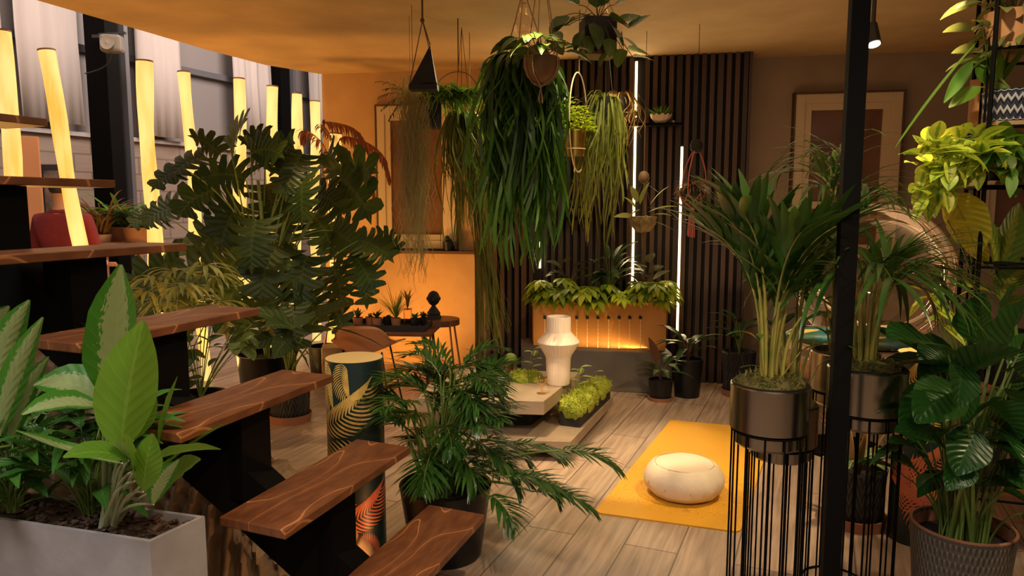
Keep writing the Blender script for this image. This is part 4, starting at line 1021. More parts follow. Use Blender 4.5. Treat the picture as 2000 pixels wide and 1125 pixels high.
pxleaf(238, 905, 36, 840, 1.72, 1.55, 42, -.2, .3)
ml.cur = 1; pxleaf(285, 905, 430, 882, 1.78, 1.86, 62, .5, .5)
pxleaf(300, 930, 446, 828, 1.90, 2.05, 44, .3, .4)
pxleaf(262, 920, 215, 870, 1.68, 1.62, 46, .7, .7)
pxleaf(262, 940, 235, 850, 1.66, 1.62, 50, .5, 1.1); pxleaf(280, 960, 300, 850, 1.68, 1.66, 46, .3, 1.1); pxleaf(310, 870, 347, 738, 1.92, 1.98, 34, .1, .9)
ml.cur = 0; pxleaf(262, 850, 190, 700, 1.84, 1.9, 60, .6, .8)
pxleaf(300, 985, 352, 900, 1.76, 1.78, 40, .5, 1.0)
ml.cur = 1; pxleaf(330, 950, 395, 900, 1.84, 1.9, 60, .9, .9)
pxleaf(250, 900, 120, 900, 1.66, 1.55, 44, .9, .5)
pxleaf(260, 860, 305, 770, 1.86, 1.86, 50, .5, .9)
mesh('stems', ms, M['palestem'], t); mesh('leaves', ml, [LM['aglao'], LM['aglao_b']], t)
# more bushy greens along the planter
rr = random.Random(3)
for (u, v, nn, hgt, rch, lw_, mt, lab, seed) in (
    (.26, .75, 60, .36, .24, .038, 'aglao_d', 'bushy dark green plant with narrow leaves next to the large aglaonema in the planter', 1),
    (.45, .45, 80, .40, .26, .040, 'aglao_d', 'bushy narrow-leaved green plant in the planter, second from the large aglaonema', 2),
    (.66, .60, 50, .44, .22, .048, 'aglao', 'tall green plant with long leaves at the left edge of the photo, in the planter', 3),
    (.88, .55, 12, .52, .20, .07, 'aglao', 'green plant farthest along the concrete planter', 5)):
    p = inpl(u, v); t = thing('leafy_plant', lab, 'plant', p); ms_ = MB(); ml_ = MB(); r5 = random.Random(seed)
    for i in range(nn):
        az = r5.uniform(0, 6.28); k = r5.uniform(.5, 1.1)
        petleaf(ms_, ml_, p + Vector((r5.uniform(-.02, .02), r5.uniform(-.015, .015), 0)), az, r5.uniform(.3, 1.0), rch * k * .5, hgt * r5.uniform(.12, .75), hgt * r5.uniform(.42, .62), lw_ * r5.uniform(.8, 1.3), r5.uniform(.6, 1.5), pr=.003, n=6, cols=2, roll=r5.uniform(-.4, .4))
    mesh('stems', ms_, M['stem'], t); mesh('leaves', ml_, LM[mt], t)
# left edge big leaves
p = inpl(.66, .25); t = thing('leafy_plant', 'plant with broad olive leaves arching up at the left edge of the photo', 'plant', p); ms = MB(); ml = MB()
pxleaf(-10, 760, 62, 590, 1.85, 1.85, 46, .5, 1.0, root=p); pxleaf(0, 850, 88, 625, 1.80, 1.80, 40, .4, 1.0, root=p); pxleaf(-40, 700, 20, 600, 1.9, 1.95, 60, .4, 1.0, root=p)
pxleaf(20, 870, 100, 700, 1.86, 1.9, 40, .5, 1.0, root=p)
mesh('stems', ms, M['stem'], t); mesh('leaves', ml, LM['aglao'], t)
WK = 1.0
# ================================================================ split-leaf philodendron in the nursery pot
c = (-.285, 3.0, 0)
t = thing('potted_philodendron', 'bushy split-leaved philodendron in a black nursery pot beside the stair', 'plant', c)
zt = pot('pot', t, c, .195, .315, M['plastic'], .78, .010, .05)
ms = MB(); ml = MB(); r6 = random.Random(11)
def splitleaf(root, e, d, L, W_, droop):
    pts = bez(root, root.lerp(e, .45) + UP * .10, e, 8); ms.tube(pts, .008, .004, 6)
    mid_, ds = midline(e, d, L, droop, 8); ms.tube(mid_, .003, .001, 4)
    frond(ml, mid_, 14, W_ * .62, W_ * .062, .03, .95, .55, .10, .15, .30, .55, 4, r6)
    # second order lobes give the ragged outline
    frond(ml, mid_, 9, W_ * .40, W_ * .042, .0, .6, .8, .15, .3, .4, .5, 3, r6)
rt = Vector((c[0] - .03, c[1], zt))
TG = [(900, 680), (870, 705), (935, 700), (830, 735), (795, 760), (915, 745), (780, 820), (860, 790), (940, 790), (900, 830), (790, 870), (1030, 862), (950, 870), (1080, 870), (990, 930), (830, 830), (915, 720), (965, 850), (1050, 930), (870, 740), (800, 800), (930, 820), (900, 880), (980, 985), (860, 860), (900, 735), (925, 700), (850, 760), (880, 770), (820, 790), (900, 790), (930, 850), (970, 900), (870, 820), (840, 880), (940, 920), (960, 800), (810, 850), (905, 765), (885, 725)]
for i, (px, py) in enumerate(TG):
    yy = 3.0 + r6.uniform(-.28, .30); e = P(px, py, yy); dx = e - rt; h = Vector((dx.x, dx.y, 0)); 
    if h.length < .05: h = Vector((r6.uniform(-1, 1), r6.uniform(-1, 1), 0))
    h.normalize(); e = rt.lerp(e, .80) + UP * .03
    el = .5 if dx.z > .3 else -.0
    splitleaf(rt + Vector((r6.uniform(-.04, .04), r6.uniform(-.04, .04), 0)), e, h * math.cos(el) + UP * math.sin(el), r6.uniform(.17, .27), r6.uniform(.22, .30), r6.uniform(.7, 1.6))
for (px, py) in ((850, 700), (880, 680), (905, 672), (830, 725), (890, 710), (925, 715), (865, 735), (800, 760), (860, 690)):
    e = P(px, py + 45, 3.0 + r6.uniform(-.15, .2)); a = r6.uniform(-.9, .9) + PI * (px < 900)
    splitleaf(rt + Vector((r6.uniform(-.05, .05), r6.uniform(-.05, .05), 0)), e, Vector((math.cos(a) * .6, math.sin(a) * .6 - .1, .75)), r6.uniform(.18, .25), r6.uniform(.22, .28), r6.uniform(.9, 1.6))
for k in range(16):
    a = k * 2.4; b0 = rt + Vector((.05 * math.cos(a) - .02, .05 * math.sin(a), -.005)); ms.tube(bez(b0, b0 + UP * .12, b0 + Vector((.07 * math.cos(a), .07 * math.sin(a), r6.uniform(.2, .34))), 5), .011, .004, 6)
for (px, py, yy) in ((1090, 880, 2.85), (1040, 960, 2.75), (990, 930, 2.75)):
    e = P(px, py, yy); splitleaf(rt, e, Vector((.85, -.1, .1)).normalized(), .26, .26, .9)
mesh('leaf_stalks', ms, M['stem'], t); mesh('split_leaves', ml, LM['philo'], t)
# ================================================================ big peace lily in a woven pot, lower right
c = (1.53, 2.36, 0)
t = thing('potted_peace_lily', 'large dark green broad-leaved plant in a woven grey-brown pot, lower right', 'plant', c)
zt = pot('pot', t, c, .158, .42, M['wovengrey'], .80, .009, .05)
mb = MB(); mb.lathe([(.1585, .418), (.1595, .424), (.150, .426), (.147, .39), (.149, .36)], (c[0], c[1], 0), 48); mesh('terracotta_rim', mb, M['terracotta'], t, label='bare terracotta inner rim')
ms = MB(); ml = MB(); rt = Vector((c[0], c[1], zt))
def rj(k=.05): return rt + Vector((R.uniform(-k, k), R.uniform(-k, k), 0))
big = [(1905, 670, 1925, 575, 2.42, 2.42, 90, .15, 1.2), (1850, 690, 1735, 668, 2.25, 2.12, 95, .5, .3), (1960, 700, 2010, 590, 2.3, 2.3, 120, .3, .9), (1880, 735, 2000, 690, 2.1, 2.0, 120, .5, .4),
       (1880, 700, 1870, 800, 2.1, 2.0, 70, .6, .9), (1960, 760, 2030, 900, 2.2, 2.1, 100, .5, .8), (1830, 760, 1760, 840, 2.3, 2.2, 60, .5, .8), (1800, 880, 1740, 770, 2.4, 2.45, 44, .3, 1.0),
       (1960, 860, 1995, 950, 2.3, 2.2, 70, .8, .6), (1850, 880, 1745, 850, 2.2, 2.1, 55, .7, .6), (1890, 830, 1960, 780, 2.1, 2.1, 70, .6, .5), (1840, 800, 1800, 690, 2.5, 2.55, 60, .3, 1.0),
       (1960, 960, 2030, 1010, 2.2, 2.1, 60, .7, .6), (1800, 940, 1735, 900, 2.4, 2.3, 40, .7, .6), (1930, 720, 1890, 640, 2.5, 2.5, 70, .3, 1.1), (1990, 690, 2060, 660, 2.4, 2.4, 90, .6, .7), (1870, 760, 1790, 830, 2.2, 2.1, 80, .6, .7), (1930, 790, 1990, 860, 2.15, 2.1, 90, .6, .8), (1950, 640, 1985, 560, 2.5, 2.55, 70, .3, 1.1), (1860, 680, 1800, 720, 2.45, 2.4, 70, .5, .8), (1910, 840, 1870, 930, 2.15, 2.1, 70, .6, .8), (1980, 720, 2040, 800, 2.3, 2.2, 100, .6, .9), (1900, 900, 1850, 960, 2.15, 2.1, 50, .6, .8)]
for b in big: pxleaf(*(b[:6] + (b[6] * 1.25,) + b[7:]), fold=.25, root=rj(), mbs=ms, mbl=ml, pr=.006, cols=4)
r8 = random.Random(8)
for i in range(34):
    az = r8.uniform(0, 6.28); petleaf(ms, ml, rj(.06), az, r8.uniform(-.2, 1.0), r8.uniform(.03, .16), r8.uniform(.18, .62), r8.uniform(.18, .26), r8.uniform(.05, .10), r8.uniform(.5, 1.4), pr=.004, n=6, cols=4, roll=r8.uniform(-.6, .6))
mesh('petioles', ms, M['stem'], t); mesh('leaves', ml, LM['lily'], t)
# patterned pot with saucer behind the stands
c = (1.625, 3.30, 0)
t = thing('potted_plant', 'black chevron pot on a terracotta saucer behind the right wire stand', 'plant', c)
zt = pot('pot', t, c, .128, .27, M['pot_pat'], .88, .008, .03, saucer=M['terracotta'], sr=1.08, sh=.055)
ms = MB(); ml = MB(); mb_ = MB(); rt = Vector((c[0], c[1], zt))
for i in range(26):
    az = R.uniform(0, 6.28); q = MB(); r0 = rt + Vector((.06 * math.cos(az), .06 * math.sin(az), 0)); leaf(mb_, r0, Vector((math.cos(az) * .25, math.sin(az) * .25, 1)), R.uniform(.22, .34), .022, .6, .2, 6, .7, .7)
for i in range(5):
    petleaf(ms, ml, rt, [-.5, -1.4, -2.2, .3, -2.9][i], .35, .04, .07, .17, .075, .7, pr=.004, cols=4)
mesh('stems', ms, M['stem'], t); mesh('leaves', ml, LM['white'], t, label='green leaves with white veins'); mesh('upright_fronds', mb_, LM['brownleaf'], t, label='tawny upright blades')
# big black-ringed nursery pot behind
for (x, y, r, h, lab) in ((1.80, 5.66, .13, .34, 'dark woven basket pot by the right end of the slatted wall'), (2.10, 5.60, .13, .32, 'second dark woven basket pot beside the taupe wall')):
    t = thing('basket_planter', lab, 'planter', (x, y, 0)); zt = pot('basket', t, (x, y, 0), r, h, M['pot_pat'], .88, .008, .03, saucer=M['terracotta'], sr=1.04, sh=.05)
    ms = MB(); ml = MB()
    for i in range(12): petleaf(ms, ml, (x, y, zt), R.uniform(0, 6.28), .6, .05, R.uniform(.1, .3), .22, .05, .8, pr=.004, cols=2)
    mesh('stems', ms, M['stem'], t); mesh('leaves', ml, LM['dark'], t)
# small pots by the light strip
c = (1.15, 5.50, 0); t = thing('potted_cordyline', 'small black pot on a terracotta saucer with red-tinged leaves in front of the slatted wall', 'plant', c)
zt = pot('pot', t, c, .092, .15, M['plastic'], .88, .006, .02, saucer=M['terracotta'], sr=1.05, sh=.03); ms = MB(); ml = MB(); m3 = MB()
for i in range(11): petleaf(ms, ml, (c[0], c[1], zt), i * 2.4, R.uniform(.1, .8), .04, R.uniform(.05, .16), R.uniform(.16, .24), .05, .9, pr=.003, cols=2)
leaf(m3, (c[0] - .03, c[1], zt + .14), (-.25, 0, 1), .22, .075, .2, .3, 7, .8, .8, roll=1.2); leaf(m3, (c[0] - .02, c[1], zt + .06), (-.6, .1, .8), .16, .05, .4, .3, 6, .8, .8)
mesh('stems', ms, M['brownstem'], t); mesh('leaves', ml, LM['dark'], t); mesh('red_leaves', m3, LM['redleaf'], t, label='upright dark red leaves')
c = (1.385, 5.62, 0); t = thing('potted_rubber_plant', 'glossy black nursery pot with dark arching leaves below the right light strip', 'plant', c)
zt = pot('pot', t, c, .118, .30, M['plastic'], .82, .007, .03); ms = MB(); ml = MB()
for i in range(15): petleaf(ms, ml, (c[0], c[1], zt), i * 2.4 + .5, R.uniform(.1, .9), .05, R.uniform(.06, .2), R.uniform(.18, .27), .06, .9, pr=.004, cols=2)
mesh('stems', ms, M['brownstem'], t); mesh('leaves', ml, LM['dark'], t)
# ================================================================ fountain trough and its planting
def bx(xa, xb, d0, d1, z0, z1, mb):   # box following the back line; d = distance in front of the slats
    mb.prism([(xa, slatfront(xa) - d1), (xb, slatfront(xb) - d1), (xb, slatfront(xb) - d0), (xa, slatfront(xa) - d0)], z0, z1)
t = thing('stone_plinth', 'long dull grey stone basin plinth on the floor against the slatted wall', 'plinth', (.67, 6.0, 0))
mb = MB(); bx(.08, 1.27, .02, .47, 0, .33, mb); mesh('basin', mb, M['basegrey'], t, False, bevel=.006)
t = thing('fountain_planter', 'orange metal planter box with ten dark spouts and thin water streams on the grey plinth', 'planter', (.7, 6.0, .33))
mb = MB(); xa, xb = .18, 1.24; z0, z1 = .332, .71
bx(xa, xb, .34, .355, z0, z1, mb); bx(xa, xb, .04, .055, z0, z1, mb); bx(xa, xa + .015, .055, .34, z0, z1, mb); bx(xb - .015, xb, .055, .34, z0, z1, mb); bx(xa, xb, .34, .372, z1 - .008, z1 + .004, mb); bx(xa, xb, .05, .345, z0, z0 + .01, mb)
mesh('box', mb, M['orange'], t, False)
mb = MB(); bx(xa + .015, xb - .015, .055, .34, .66, .665, mb); mesh('soil', mb, M['soil'], t, False)
M['water'] = simple('water_stream', (1, .78, .40), .12, .0, emit=None, spec=1)  # gold glints put into the water's base colour
for k in range(10):
    px = 1062 + 20.7 * k + 2; x = P(px, 621, 5.85).x; yb = slatfront(x) - .356
    x = P(px, 621, yb).x; zs = P(px, 620, yb).z
    mb = MB(); mb.tube([(x, yb + .004, zs + .004), (x, yb - .018, zs)], .012, .014, 12); mesh('spout', mb, M['matblack'], t, label='dark spout')
    mb = MB(); pts = [(x, yb - .016 - .012 * math.sqrt(j / 14), zs - .010 - (zs - .345) * (j / 14) ** 1.0) for j in range(29 // 2 + 1)]
    mb.tube(pts, 0, n=6, rads=[.0016 + .0022 * (j % 2) for j in range(len(pts))]); mesh('water_stream', mb, M['water'], t, label='thin glittering stream of water')
# thin area light along the planter foot that makes the orange face glow
light('basin_glow', 'AREA', (.70, slatfront(.70) - .43, .345), (.70, slatfront(.70) - .33, .6), 1.3, (1, .62, .2), .95, size_y=.03)
def fatsia(root, lab, seed, n=12, s=.16, mat='fatsia', hh=.16, rch=.14):
    rr = random.Random(seed); t = thing('fatsia_plant', lab, 'plant', root, None); ms = MB(); ml = MB()
    for i in range(n):
        az = rr.uniform(-3.0, -.1); root_ = Vector(root); h = Vector((math.cos(az), math.sin(az), 0)); e = root_ + h * rr.uniform(.4, 1) * rch + UP * rr.uniform(.3, 1) * hh
        ms.tube(bez(root_, root_ + UP * hh * .7, e, 5), .003, .002, 5)
        for k in range(-3, 4):
            a2 = az + k * .55; el = -.35 + .1 * abs(k); d = Vector((math.cos(a2) * math.cos(el), math.sin(a2) * math.cos(el), math.sin(el)))
            leaf(ml, e, d, s * (1 - .13 * abs(k)), s * .30, .6, .2, 5, .9, .8)
    mesh('stems', ms, M['stem'], t); mesh('palmate_leaves', ml, LM[mat], t)
def tpt(px, d=.2, z=.665):
    for _ in range(4):
        y = slatfront((px - CX) / 1400 * 6) - d; x = P(px, 600, y).x; y = slatfront(x) - d
    return (x, y, z)
fatsia(tpt(1085, .26), 'bright lobed-leaved plant at the left end of the orange fountain planter', 1, 16, .18, hh=.24, rch=.17)
fatsia(tpt(1150, .30), 'bright lobed-leaved plant spilling over the middle of the orange planter', 2, 14, .19, hh=.22, rch=.17)
fatsia(tpt(1275, .26), 'bright lobed-leaved plant at the right end of the orange fountain planter', 3, 16, .17, hh=.24, rch=.17)
fatsia(tpt(1060, .2), 'small lobed-leaved plant overhanging the left rim of the orange planter', 4, 10, .15, hh=.18)
fatsia(tpt(1215, .32), 'yellowish lobed-leaved plant just right of centre in the orange planter', 6, 8, .14, 'lime', .18)
def broad(name, root, lab, seed, n, hh, L, W_, mat, stem='brownstem', az0=None, cat='plant', droop=.8, el=(.1, 1.0), rch=.06, group=None, front=False):
    rr = random.Random(seed); t = thing(name, lab, cat, root, group); ms = MB(); ml = MB()
    for i in range(n): petleaf(ms, ml, root, (i * 2.4 + rr.uniform(-.4, .4)) if not front else rr.uniform(-3.1, 0), rr.uniform(*el), rch * rr.uniform(.4, 1.3), hh * rr.uniform(.35, 1), L * rr.uniform(.8, 1.15), W_ * rr.uniform(.8, 1.15), droop * rr.uniform(.5, 1.3), pr=.0035, cols=2, n=6, roll=rr.uniform(-.5, .5))
    mesh('stems', ms, M[stem], t); mesh('leaves', ml, LM[mat], t); return t
broad('rubber_plant', tpt(1112, .16), 'dark plant with rounded bronze leaves on the left of the orange planter', 1, 11, .42, .15, .09, 'rubber', front=True)
broad('rubber_plant', tpt(1265, .14), 'dark plant with rounded bronze leaves on the right of the orange planter', 12, 11, .38, .15, .09, 'rubber', front=True)
broad('leafy_plant', tpt(1190, .14), 'dark plant with long arching leaves in the centre of the orange planter', 3, 20, .40, .26, .055, 'dark', 'stem', front=True)
broad('leafy_plant', tpt(1165, .22), 'low purplish-leaved plant between the lobed plants in the orange planter', 4, 14, .14, .12, .05, 'redleaf', 'stem', front=True)
# ================================================================ wall shelves
def wshelf(pxa, pxb, py, lab, d=.12):
    y = slatfront((.5 * (pxa + pxb) - CX) / 1440 * 6.1); xa = P(pxa, py, y).x; xb = P(pxb, py, y).x; z = P(.5 * (pxa + pxb), py, y - d).z
    mb = MB(); bx(xa, xb, .010, d + .0, z - .022, z, mb); tag(mesh('wall_shelf', mb, M['steel'], smooth=False, bevel=.002), lab, 'shelf'); return xa, xb, z
xa, xb, z = wshelf(1216, 1322, 240, 'black floating shelf across the tall light strip, holding the shell planter')
c = Vector((P(1294, 235, 6.0).x, 0, z)); c.y = slatfront(c.x) - .07
t = thing('shell_planter', 'white shell-shaped bowl with a tuft of green on the upper black shelf', 'planter', c)
mb = MB(); mb.lathe([(.001, .002), (.035, .002), (.075, .035), (.088, .07), (.082, .07), (.06, .04), (.001, .03)], c, 64, lambda q, a: Vector((q.x * (1 + .07 * math.sin(11 * a)), q.y * .65 * (1 + .07 * math.sin(11 * a)), q.z * (1 + .10 * math.sin(11 * a)))))
mesh('shell_bowl', mb, M['white'], t); mb = MB()
for i in range(120): a = R.uniform(0, 6.28); leaf(mb, c + Vector((.03 * math.cos(a), .02 * math.sin(a), .05)), Vector((math.cos(a) * .6, math.sin(a) * .5, R.uniform(.3, 1))), R.uniform(.06, .13), .008, .6, .1, 3, .8, .7)
mesh('leaves', mb, LM['fern'], t)
c = Vector((P(1243, 230, 6.0).x, 0, z)); c.y = slatfront(c.x) - .07; t = thing('potted_succulent', 'tiny dark spiky succulent on the upper black shelf beside the shell bowl', 'plant', c)
mb = MB(); mb.lathe([(.001, .002), (.025, .002), (.034, .05), (.028, .05), (.001, .04)], c, 20); mesh('pot', mb, M['plastic'], t); mb = MB()
for i in range(16): a = i * 2.4; leaf(mb, c + UP * .045, Vector((math.cos(a) * .6, math.sin(a) * .6, .8)), .09, .02, .3, .3, 4, .8, .8)
mesh('leaves', mb, LM['dark'], t)
mb = MB(); c2 = Vector((P(1318, 234, 6.0).x, 0, z)); c2.y = slatfront(c2.x) - .06; mb.ball((c2.x, c2.y, z + .012), .012, 12, 8)
tag(mesh('pebble', mb, M['white'], loc=c2), 'tiny pale pebble at the right end of the upper black shelf', 'pebble')
xa, xb, z = wshelf(1094, 1152, 424, 'short black floating shelf low behind the hanging straps')
c = Vector((P(1128, 420, 6.1).x, 0, z)); c.y = slatfront(c.x) - .06; t = thing('potted_succulent', 'dark little potted plant on the lower black shelf', 'plant', c)
mb = MB(); mb.lathe([(.001, .002), (.035, .002), (.045, .07), (.038, .07), (.001, .06)], c, 20); mesh('pot', mb, M['plastic'], t); mb = MB()
for i in range(26): a = i * 2.4; leaf(mb, c + UP * .06, Vector((math.cos(a) * .6, math.sin(a) * .4, .8)), .12, .025, .6, .3, 4, .8, .8)
mesh('leaves', mb, LM['dark'], t)
# ================================================================ monstera and companions on the left
c = (-1.80, 5.25, 0)
t = thing('potted_monstera', 'huge monstera with split leaves in front of the glowing logs', 'plant', c)
zt = pot('pot', t, c, .21, .42, M['plastic'], .85, .01, .04)
ms = MB(); ml = MB(); rt = Vector((c[0], c[1], zt)); r9 = random.Random(4)
# main climbing stems
for (dx, dy, h) in ((0, 0, 1.15), (-.15, -.05, .95), (.15, .05, 1.0), (-.05, .1, 1.3)):
    ms.tube(bez(rt, rt + Vector((dx * .3, dy, h * .6)), rt + Vector((dx, dy, h)), 8), .018, .012, 7)
ML = [  # px, py of leaf base, heading azimuth(deg in view: 0 right, 90 up), size m, tilt
 (450, 290, 60, .36), (490, 300, 25, .34), (400, 305, 200, .36), (520, 268, 170, .20), (590, 300, 250, .36), (640, 300, 300, .30), (665, 345, 30, .42), (665, 350, -30, .44), (575, 290, 200, .30),
 (430, 370, 190, .38), (350, 400, 200, .30), (320, 420, 185, .26), (380, 470, 215, .40), (470, 400, 240, .40), (520, 360, 300, .38), (560, 400, 270, .40), (610, 420, 320, .40), (650, 450, 340, .40), (700, 470, 355, .34),
 (690, 500, 320, .36), (650, 520, 300, .38), (600, 500, 260, .38), (540, 480, 250, .42), (480, 490, 225, .40), (420, 520, 205, .42), (350, 520, 195, .40), (310, 545, 190, .34), (390, 560, 230, .38), (460, 560, 260, .38), (530, 560, 280, .40), (600, 560, 300, .36), (640, 590, 320, .30), (700, 530, 300, .30), (740, 470, 0, .24), (590, 350, 280, .34), (500, 430, 270, .36), (440, 440, 215, .34), (360, 330, 200, .28),
 (560, 330, 90, .30), (480, 350, 150, .32), (620, 380, 350, .30), (430, 300, 120, .28), (340, 560, 220, .36), (500, 590, 250, .32), (570, 600, 290, .32), (660, 470, 10, .30)]
for i, (px, py, hd, s) in enumerate(ML):
    y = 5.2 + r9.uniform(-.42, .35); e = P(px, py, y); a = math.radians(hd)
    d = Vector((math.cos(a), -.55 - .3 * r9.random(), math.sin(a) * .9))
    e2 = e; st0 = rt + Vector((r9.uniform(-.06, .06), r9.uniform(-.06, .06), r9.uniform(.2, .9)))
    if st0.z > e2.z - .02: st0.z = max(zt, e2.z - .3)
    ms.tube(bez(st0, st0.lerp(e2, .5) + UP * .14, e2, 7), .0075, .004, 5)
    s *= 1.0
    lobed(ml, e2, d, s * .95, s * .95, r9.uniform(.4, 1.0), r9.choice((4, 5, 5, 6)), r9.uniform(.18, .36), .40, .12, .1, -.20, .62, .42, .6, r9.uniform(-.35, .35), Vector((r9.uniform(-.5, .5), -1, r9.uniform(-.1, .8))))
mesh('stems', ms, M['stem'], t); mesh('split_leaves', ml, LM['monstera'], t)
# olive feathery plant left of the monstera (fan leaves)
c = (-2.05, 4.3, 0); t = thing('potted_fan_plant', 'olive grey plant with ribbed drooping fan leaves behind the stair treads', 'plant', c)
zt = pot('pot', t, c, .16, .34, M['plastic'], .85, .01, .04); ms = MB(); ml = MB(); rt = Vector((c[0], c[1], zt))
for i, (px, py) in enumerate([(300, 545), (340, 530), (380, 560), (420, 540), (320, 590), (370, 600), (430, 590), (400, 520), (290, 570), (350, 560)]):
    e = P(px, py, 4.3 + R.uniform(-.15, .2)); ms.tube(bez(rt, rt.lerp(e, .5) + UP * .15, e, 6), .005, .003, 5)
    for k in range(-5, 6):
        a2 = -PI / 2 + k * .30 + R.uniform(-.1, .1) + (px - 360) * .004; el = R.uniform(-.1, .5); leaf(ml, e, Vector((math.cos(a2) * math.cos(el), math.sin(a2) * math.cos(el), math.sin(el))), R.uniform(.17, .26), .028, 1.4, .25, 6, .9, .6)
mesh('stems', ms, M['stem'], t); mesh('fan_leaves', ml, LM['grey'], t)
# alocasia with arrow leaves in the black pot with saucer
c = (-1.55, 4.95, 0); t = thing('potted_alocasia', 'dark ribbed arrow-leaved plant in a black patterned pot on a terracotta saucer, behind the stair', 'plant', c)
zt = pot('pot', t, c, .145, .30, M['pot_pat'], .88, .008, .03, saucer=M['terracotta'], sr=1.02, sh=.06)
ms = MB(); ml = MB(); rt = Vector((c[0], c[1], zt))
for (bx_, by, tx, ty, yb, yt, w_, rl) in ((575, 640, 480, 610, 4.7, 4.6, 78, .3), (620, 620, 698, 596, 4.7, 4.7, 70, .35), (590, 620, 600, 540, 4.9, 4.95, 62, 1.3), (570, 640, 520, 640, 4.6, 4.4, 60, .4), (600, 650, 660, 650, 4.6, 4.4, 50, .4), (560, 665, 535, 702, 4.6, 4.4, 44, .7), (570, 670, 602, 720, 4.6, 4.5, 44, .8), (540, 660, 470, 690, 4.8, 4.7, 50, .5), (540, 660, 500, 630, 5.0, 5.0, 50, .6), (600, 690, 620, 722, 4.6, 4.5, 40, .8), (555, 690, 548, 640, 4.6, 4.6, 26, 1.2), (640, 640, 760, 690, 4.9, 4.9, 30, .3)):
    pxleaf(bx_, by, tx, ty, yb, yt, w_, .5, rl, .15, (.55, .7), root=rt, mbs=ms, mbl=ml, pr=.006)
mesh('stems', ms, M['stem'], t); mesh('arrow_leaves', ml, LM['aloc'], t)
# pothos pot lower, left of it, behind stair
c = (-1.80, 4.1, 0); t = thing('potted_pothos', 'bushy round-leaved plant in a black pot seen between the stair treads', 'plant', c)
zt = pot('pot', t, c, .15, .42, M['plastic'], .85, .01, .04); ms = MB(); ml = MB(); rt = Vector((c[0], c[1], zt))
for i in range(46):
    px, py = R.choice([(380, 640), (400, 610), (430, 620), (460, 640), (470, 670), (380, 690), (400, 720), (440, 690), (365, 665), (490, 655)]); px += R.uniform(-25, 25); py += R.uniform(-25, 25)
    y = 4.1 + R.uniform(-.15, .15); e = P(px, py, y); 
    if i % 2 == 0: ms.tube(bez(rt, rt.lerp(e, .5) + UP * .1, e, 5), .003, .002, 4)
    a = R.uniform(0, 6.28); leaf(ml, e, Vector((math.cos(a), -abs(math.sin(a)) * .8, R.uniform(-.5, .5))), R.uniform(.09, .13), R.uniform(.06, .09), .6, .15, 6, .6, .65, roll=R.uniform(-.6, .6))
mesh('stems', ms, M['stem'], t); mesh('leaves', ml, LM['pothos'], t)
# copper fern arching in front of the clay wall
c = (-1.62, 6.15, 0); t = thing('copper_fern', 'copper-red fern fronds arching behind the monstera against the clay wall', 'fern', c)
zt = pot('pot', t, c, .13, .30, M['plastic'], .85, .01, .04); ms = MB(); ml = MB(); rt = Vector((c[0], c[1], zt))
def archfrond(pp_, y, n, ll, lw):
    pts = [P(px, py, y) for px, py in pp_]; full = []
    for k in range(len(pts) - 2):
        a, b_, c_ = pts[k], pts[k + 1], pts[k + 2]
    # Catmull-Rom
    q = [pts[0]] + pts + [pts[-1]]
    for k in range(1, len(q) - 2):
        for j in range(5):
            u = j / 5; full.append(.5 * ((2 * q[k]) + (q[k + 1] - q[k - 1]) * u + (2 * q[k - 1] - 5 * q[k] + 4 * q[k + 1] - q[k + 2]) * u * u + (-q[k - 1] + 3 * q[k] - 3 * q[k + 1] + q[k + 2]) * u ** 3))
    full.append(pts[-1]); ms.tube(full, .006, .002, 5); return full
for (pp_, n) in (([(650, 560), (655, 420), (640, 300), (600, 255), (590, 270)], 26), ([(655, 560), (660, 400), (650, 280), (632, 240), (690, 250), (720, 290)], 34), ([(655, 560), (668, 400), (660, 280), (700, 272), (745, 300), (762, 350)], 34), ([(655, 560), (650, 450), (630, 330), (640, 300), (655, 380)], 20), ([(655, 560), (662, 430), (680, 350), (720, 340), (735, 400)], 24)):
    f = archfrond(pp_, 6.15, n, .1, .02)
    frond(ml, f, n, .15, .022, .42, 1.3, 1.5, .1, -.2, .5, .6, 4)
ms.tube([rt] + [P(652, 560, 6.15)], .012, .008, 6)
mesh('stems', ms, simple('copper_stem', (.22, .07, .04), .5), t); mesh('fronds', ml, LM['copper'], t)
# plants further out in the hall
c = P(222, 470, 7.0); c.z = 0; mb = MB()
hp = P(180, 469, 7.0).z - .0
t = thing('display_bench', 'low wooden bench in the hall carrying grassy pot plants, seen above the stair tread', 'bench', (P(215, 470, 7.1).x, 7.1, 0))
xa, xb = P(170, 470, 7.1).x, P(300, 470, 7.1).x
mb = MB(); mb.box(((xa + xb) / 2, 7.1, hp - .05), (xb - xa, .5, .06)); mesh('bench_top', mb, M['card'], t, False)
for sx_ in (xa + .05, xb - .05):
    for sy in (6.9, 7.3): mb = MB(); mb.box((sx_, sy, (hp - .08) / 2), (.05, .05, hp - .08)); mesh('leg', mb, M['card'], t, False)
def gras(name, x, y, z, lab, n, h, wd, mat, potm, seed, r=.09, ph=.12, lean=.5):
    rr = random.Random(seed); t = thing(name, lab, 'plant', (x, y, z)); zt = pot('pot', t, (x, y, z), r, ph, potm, .85, .006, .02, n=20); ml = MB()
    for i in range(n): a = rr.uniform(0, 6.28); leaf(ml, (x + rr.uniform(-.5, .5) * r, y + rr.uniform(-.5, .5) * r, zt), Vector((math.cos(a) * lean, math.sin(a) * lean, 1)), h * rr.uniform(.5, 1.1), wd, rr.uniform(.8, 2.2), .2, 7, .8, .5)
    mesh('leaves', ml, LM[mat], t); return t
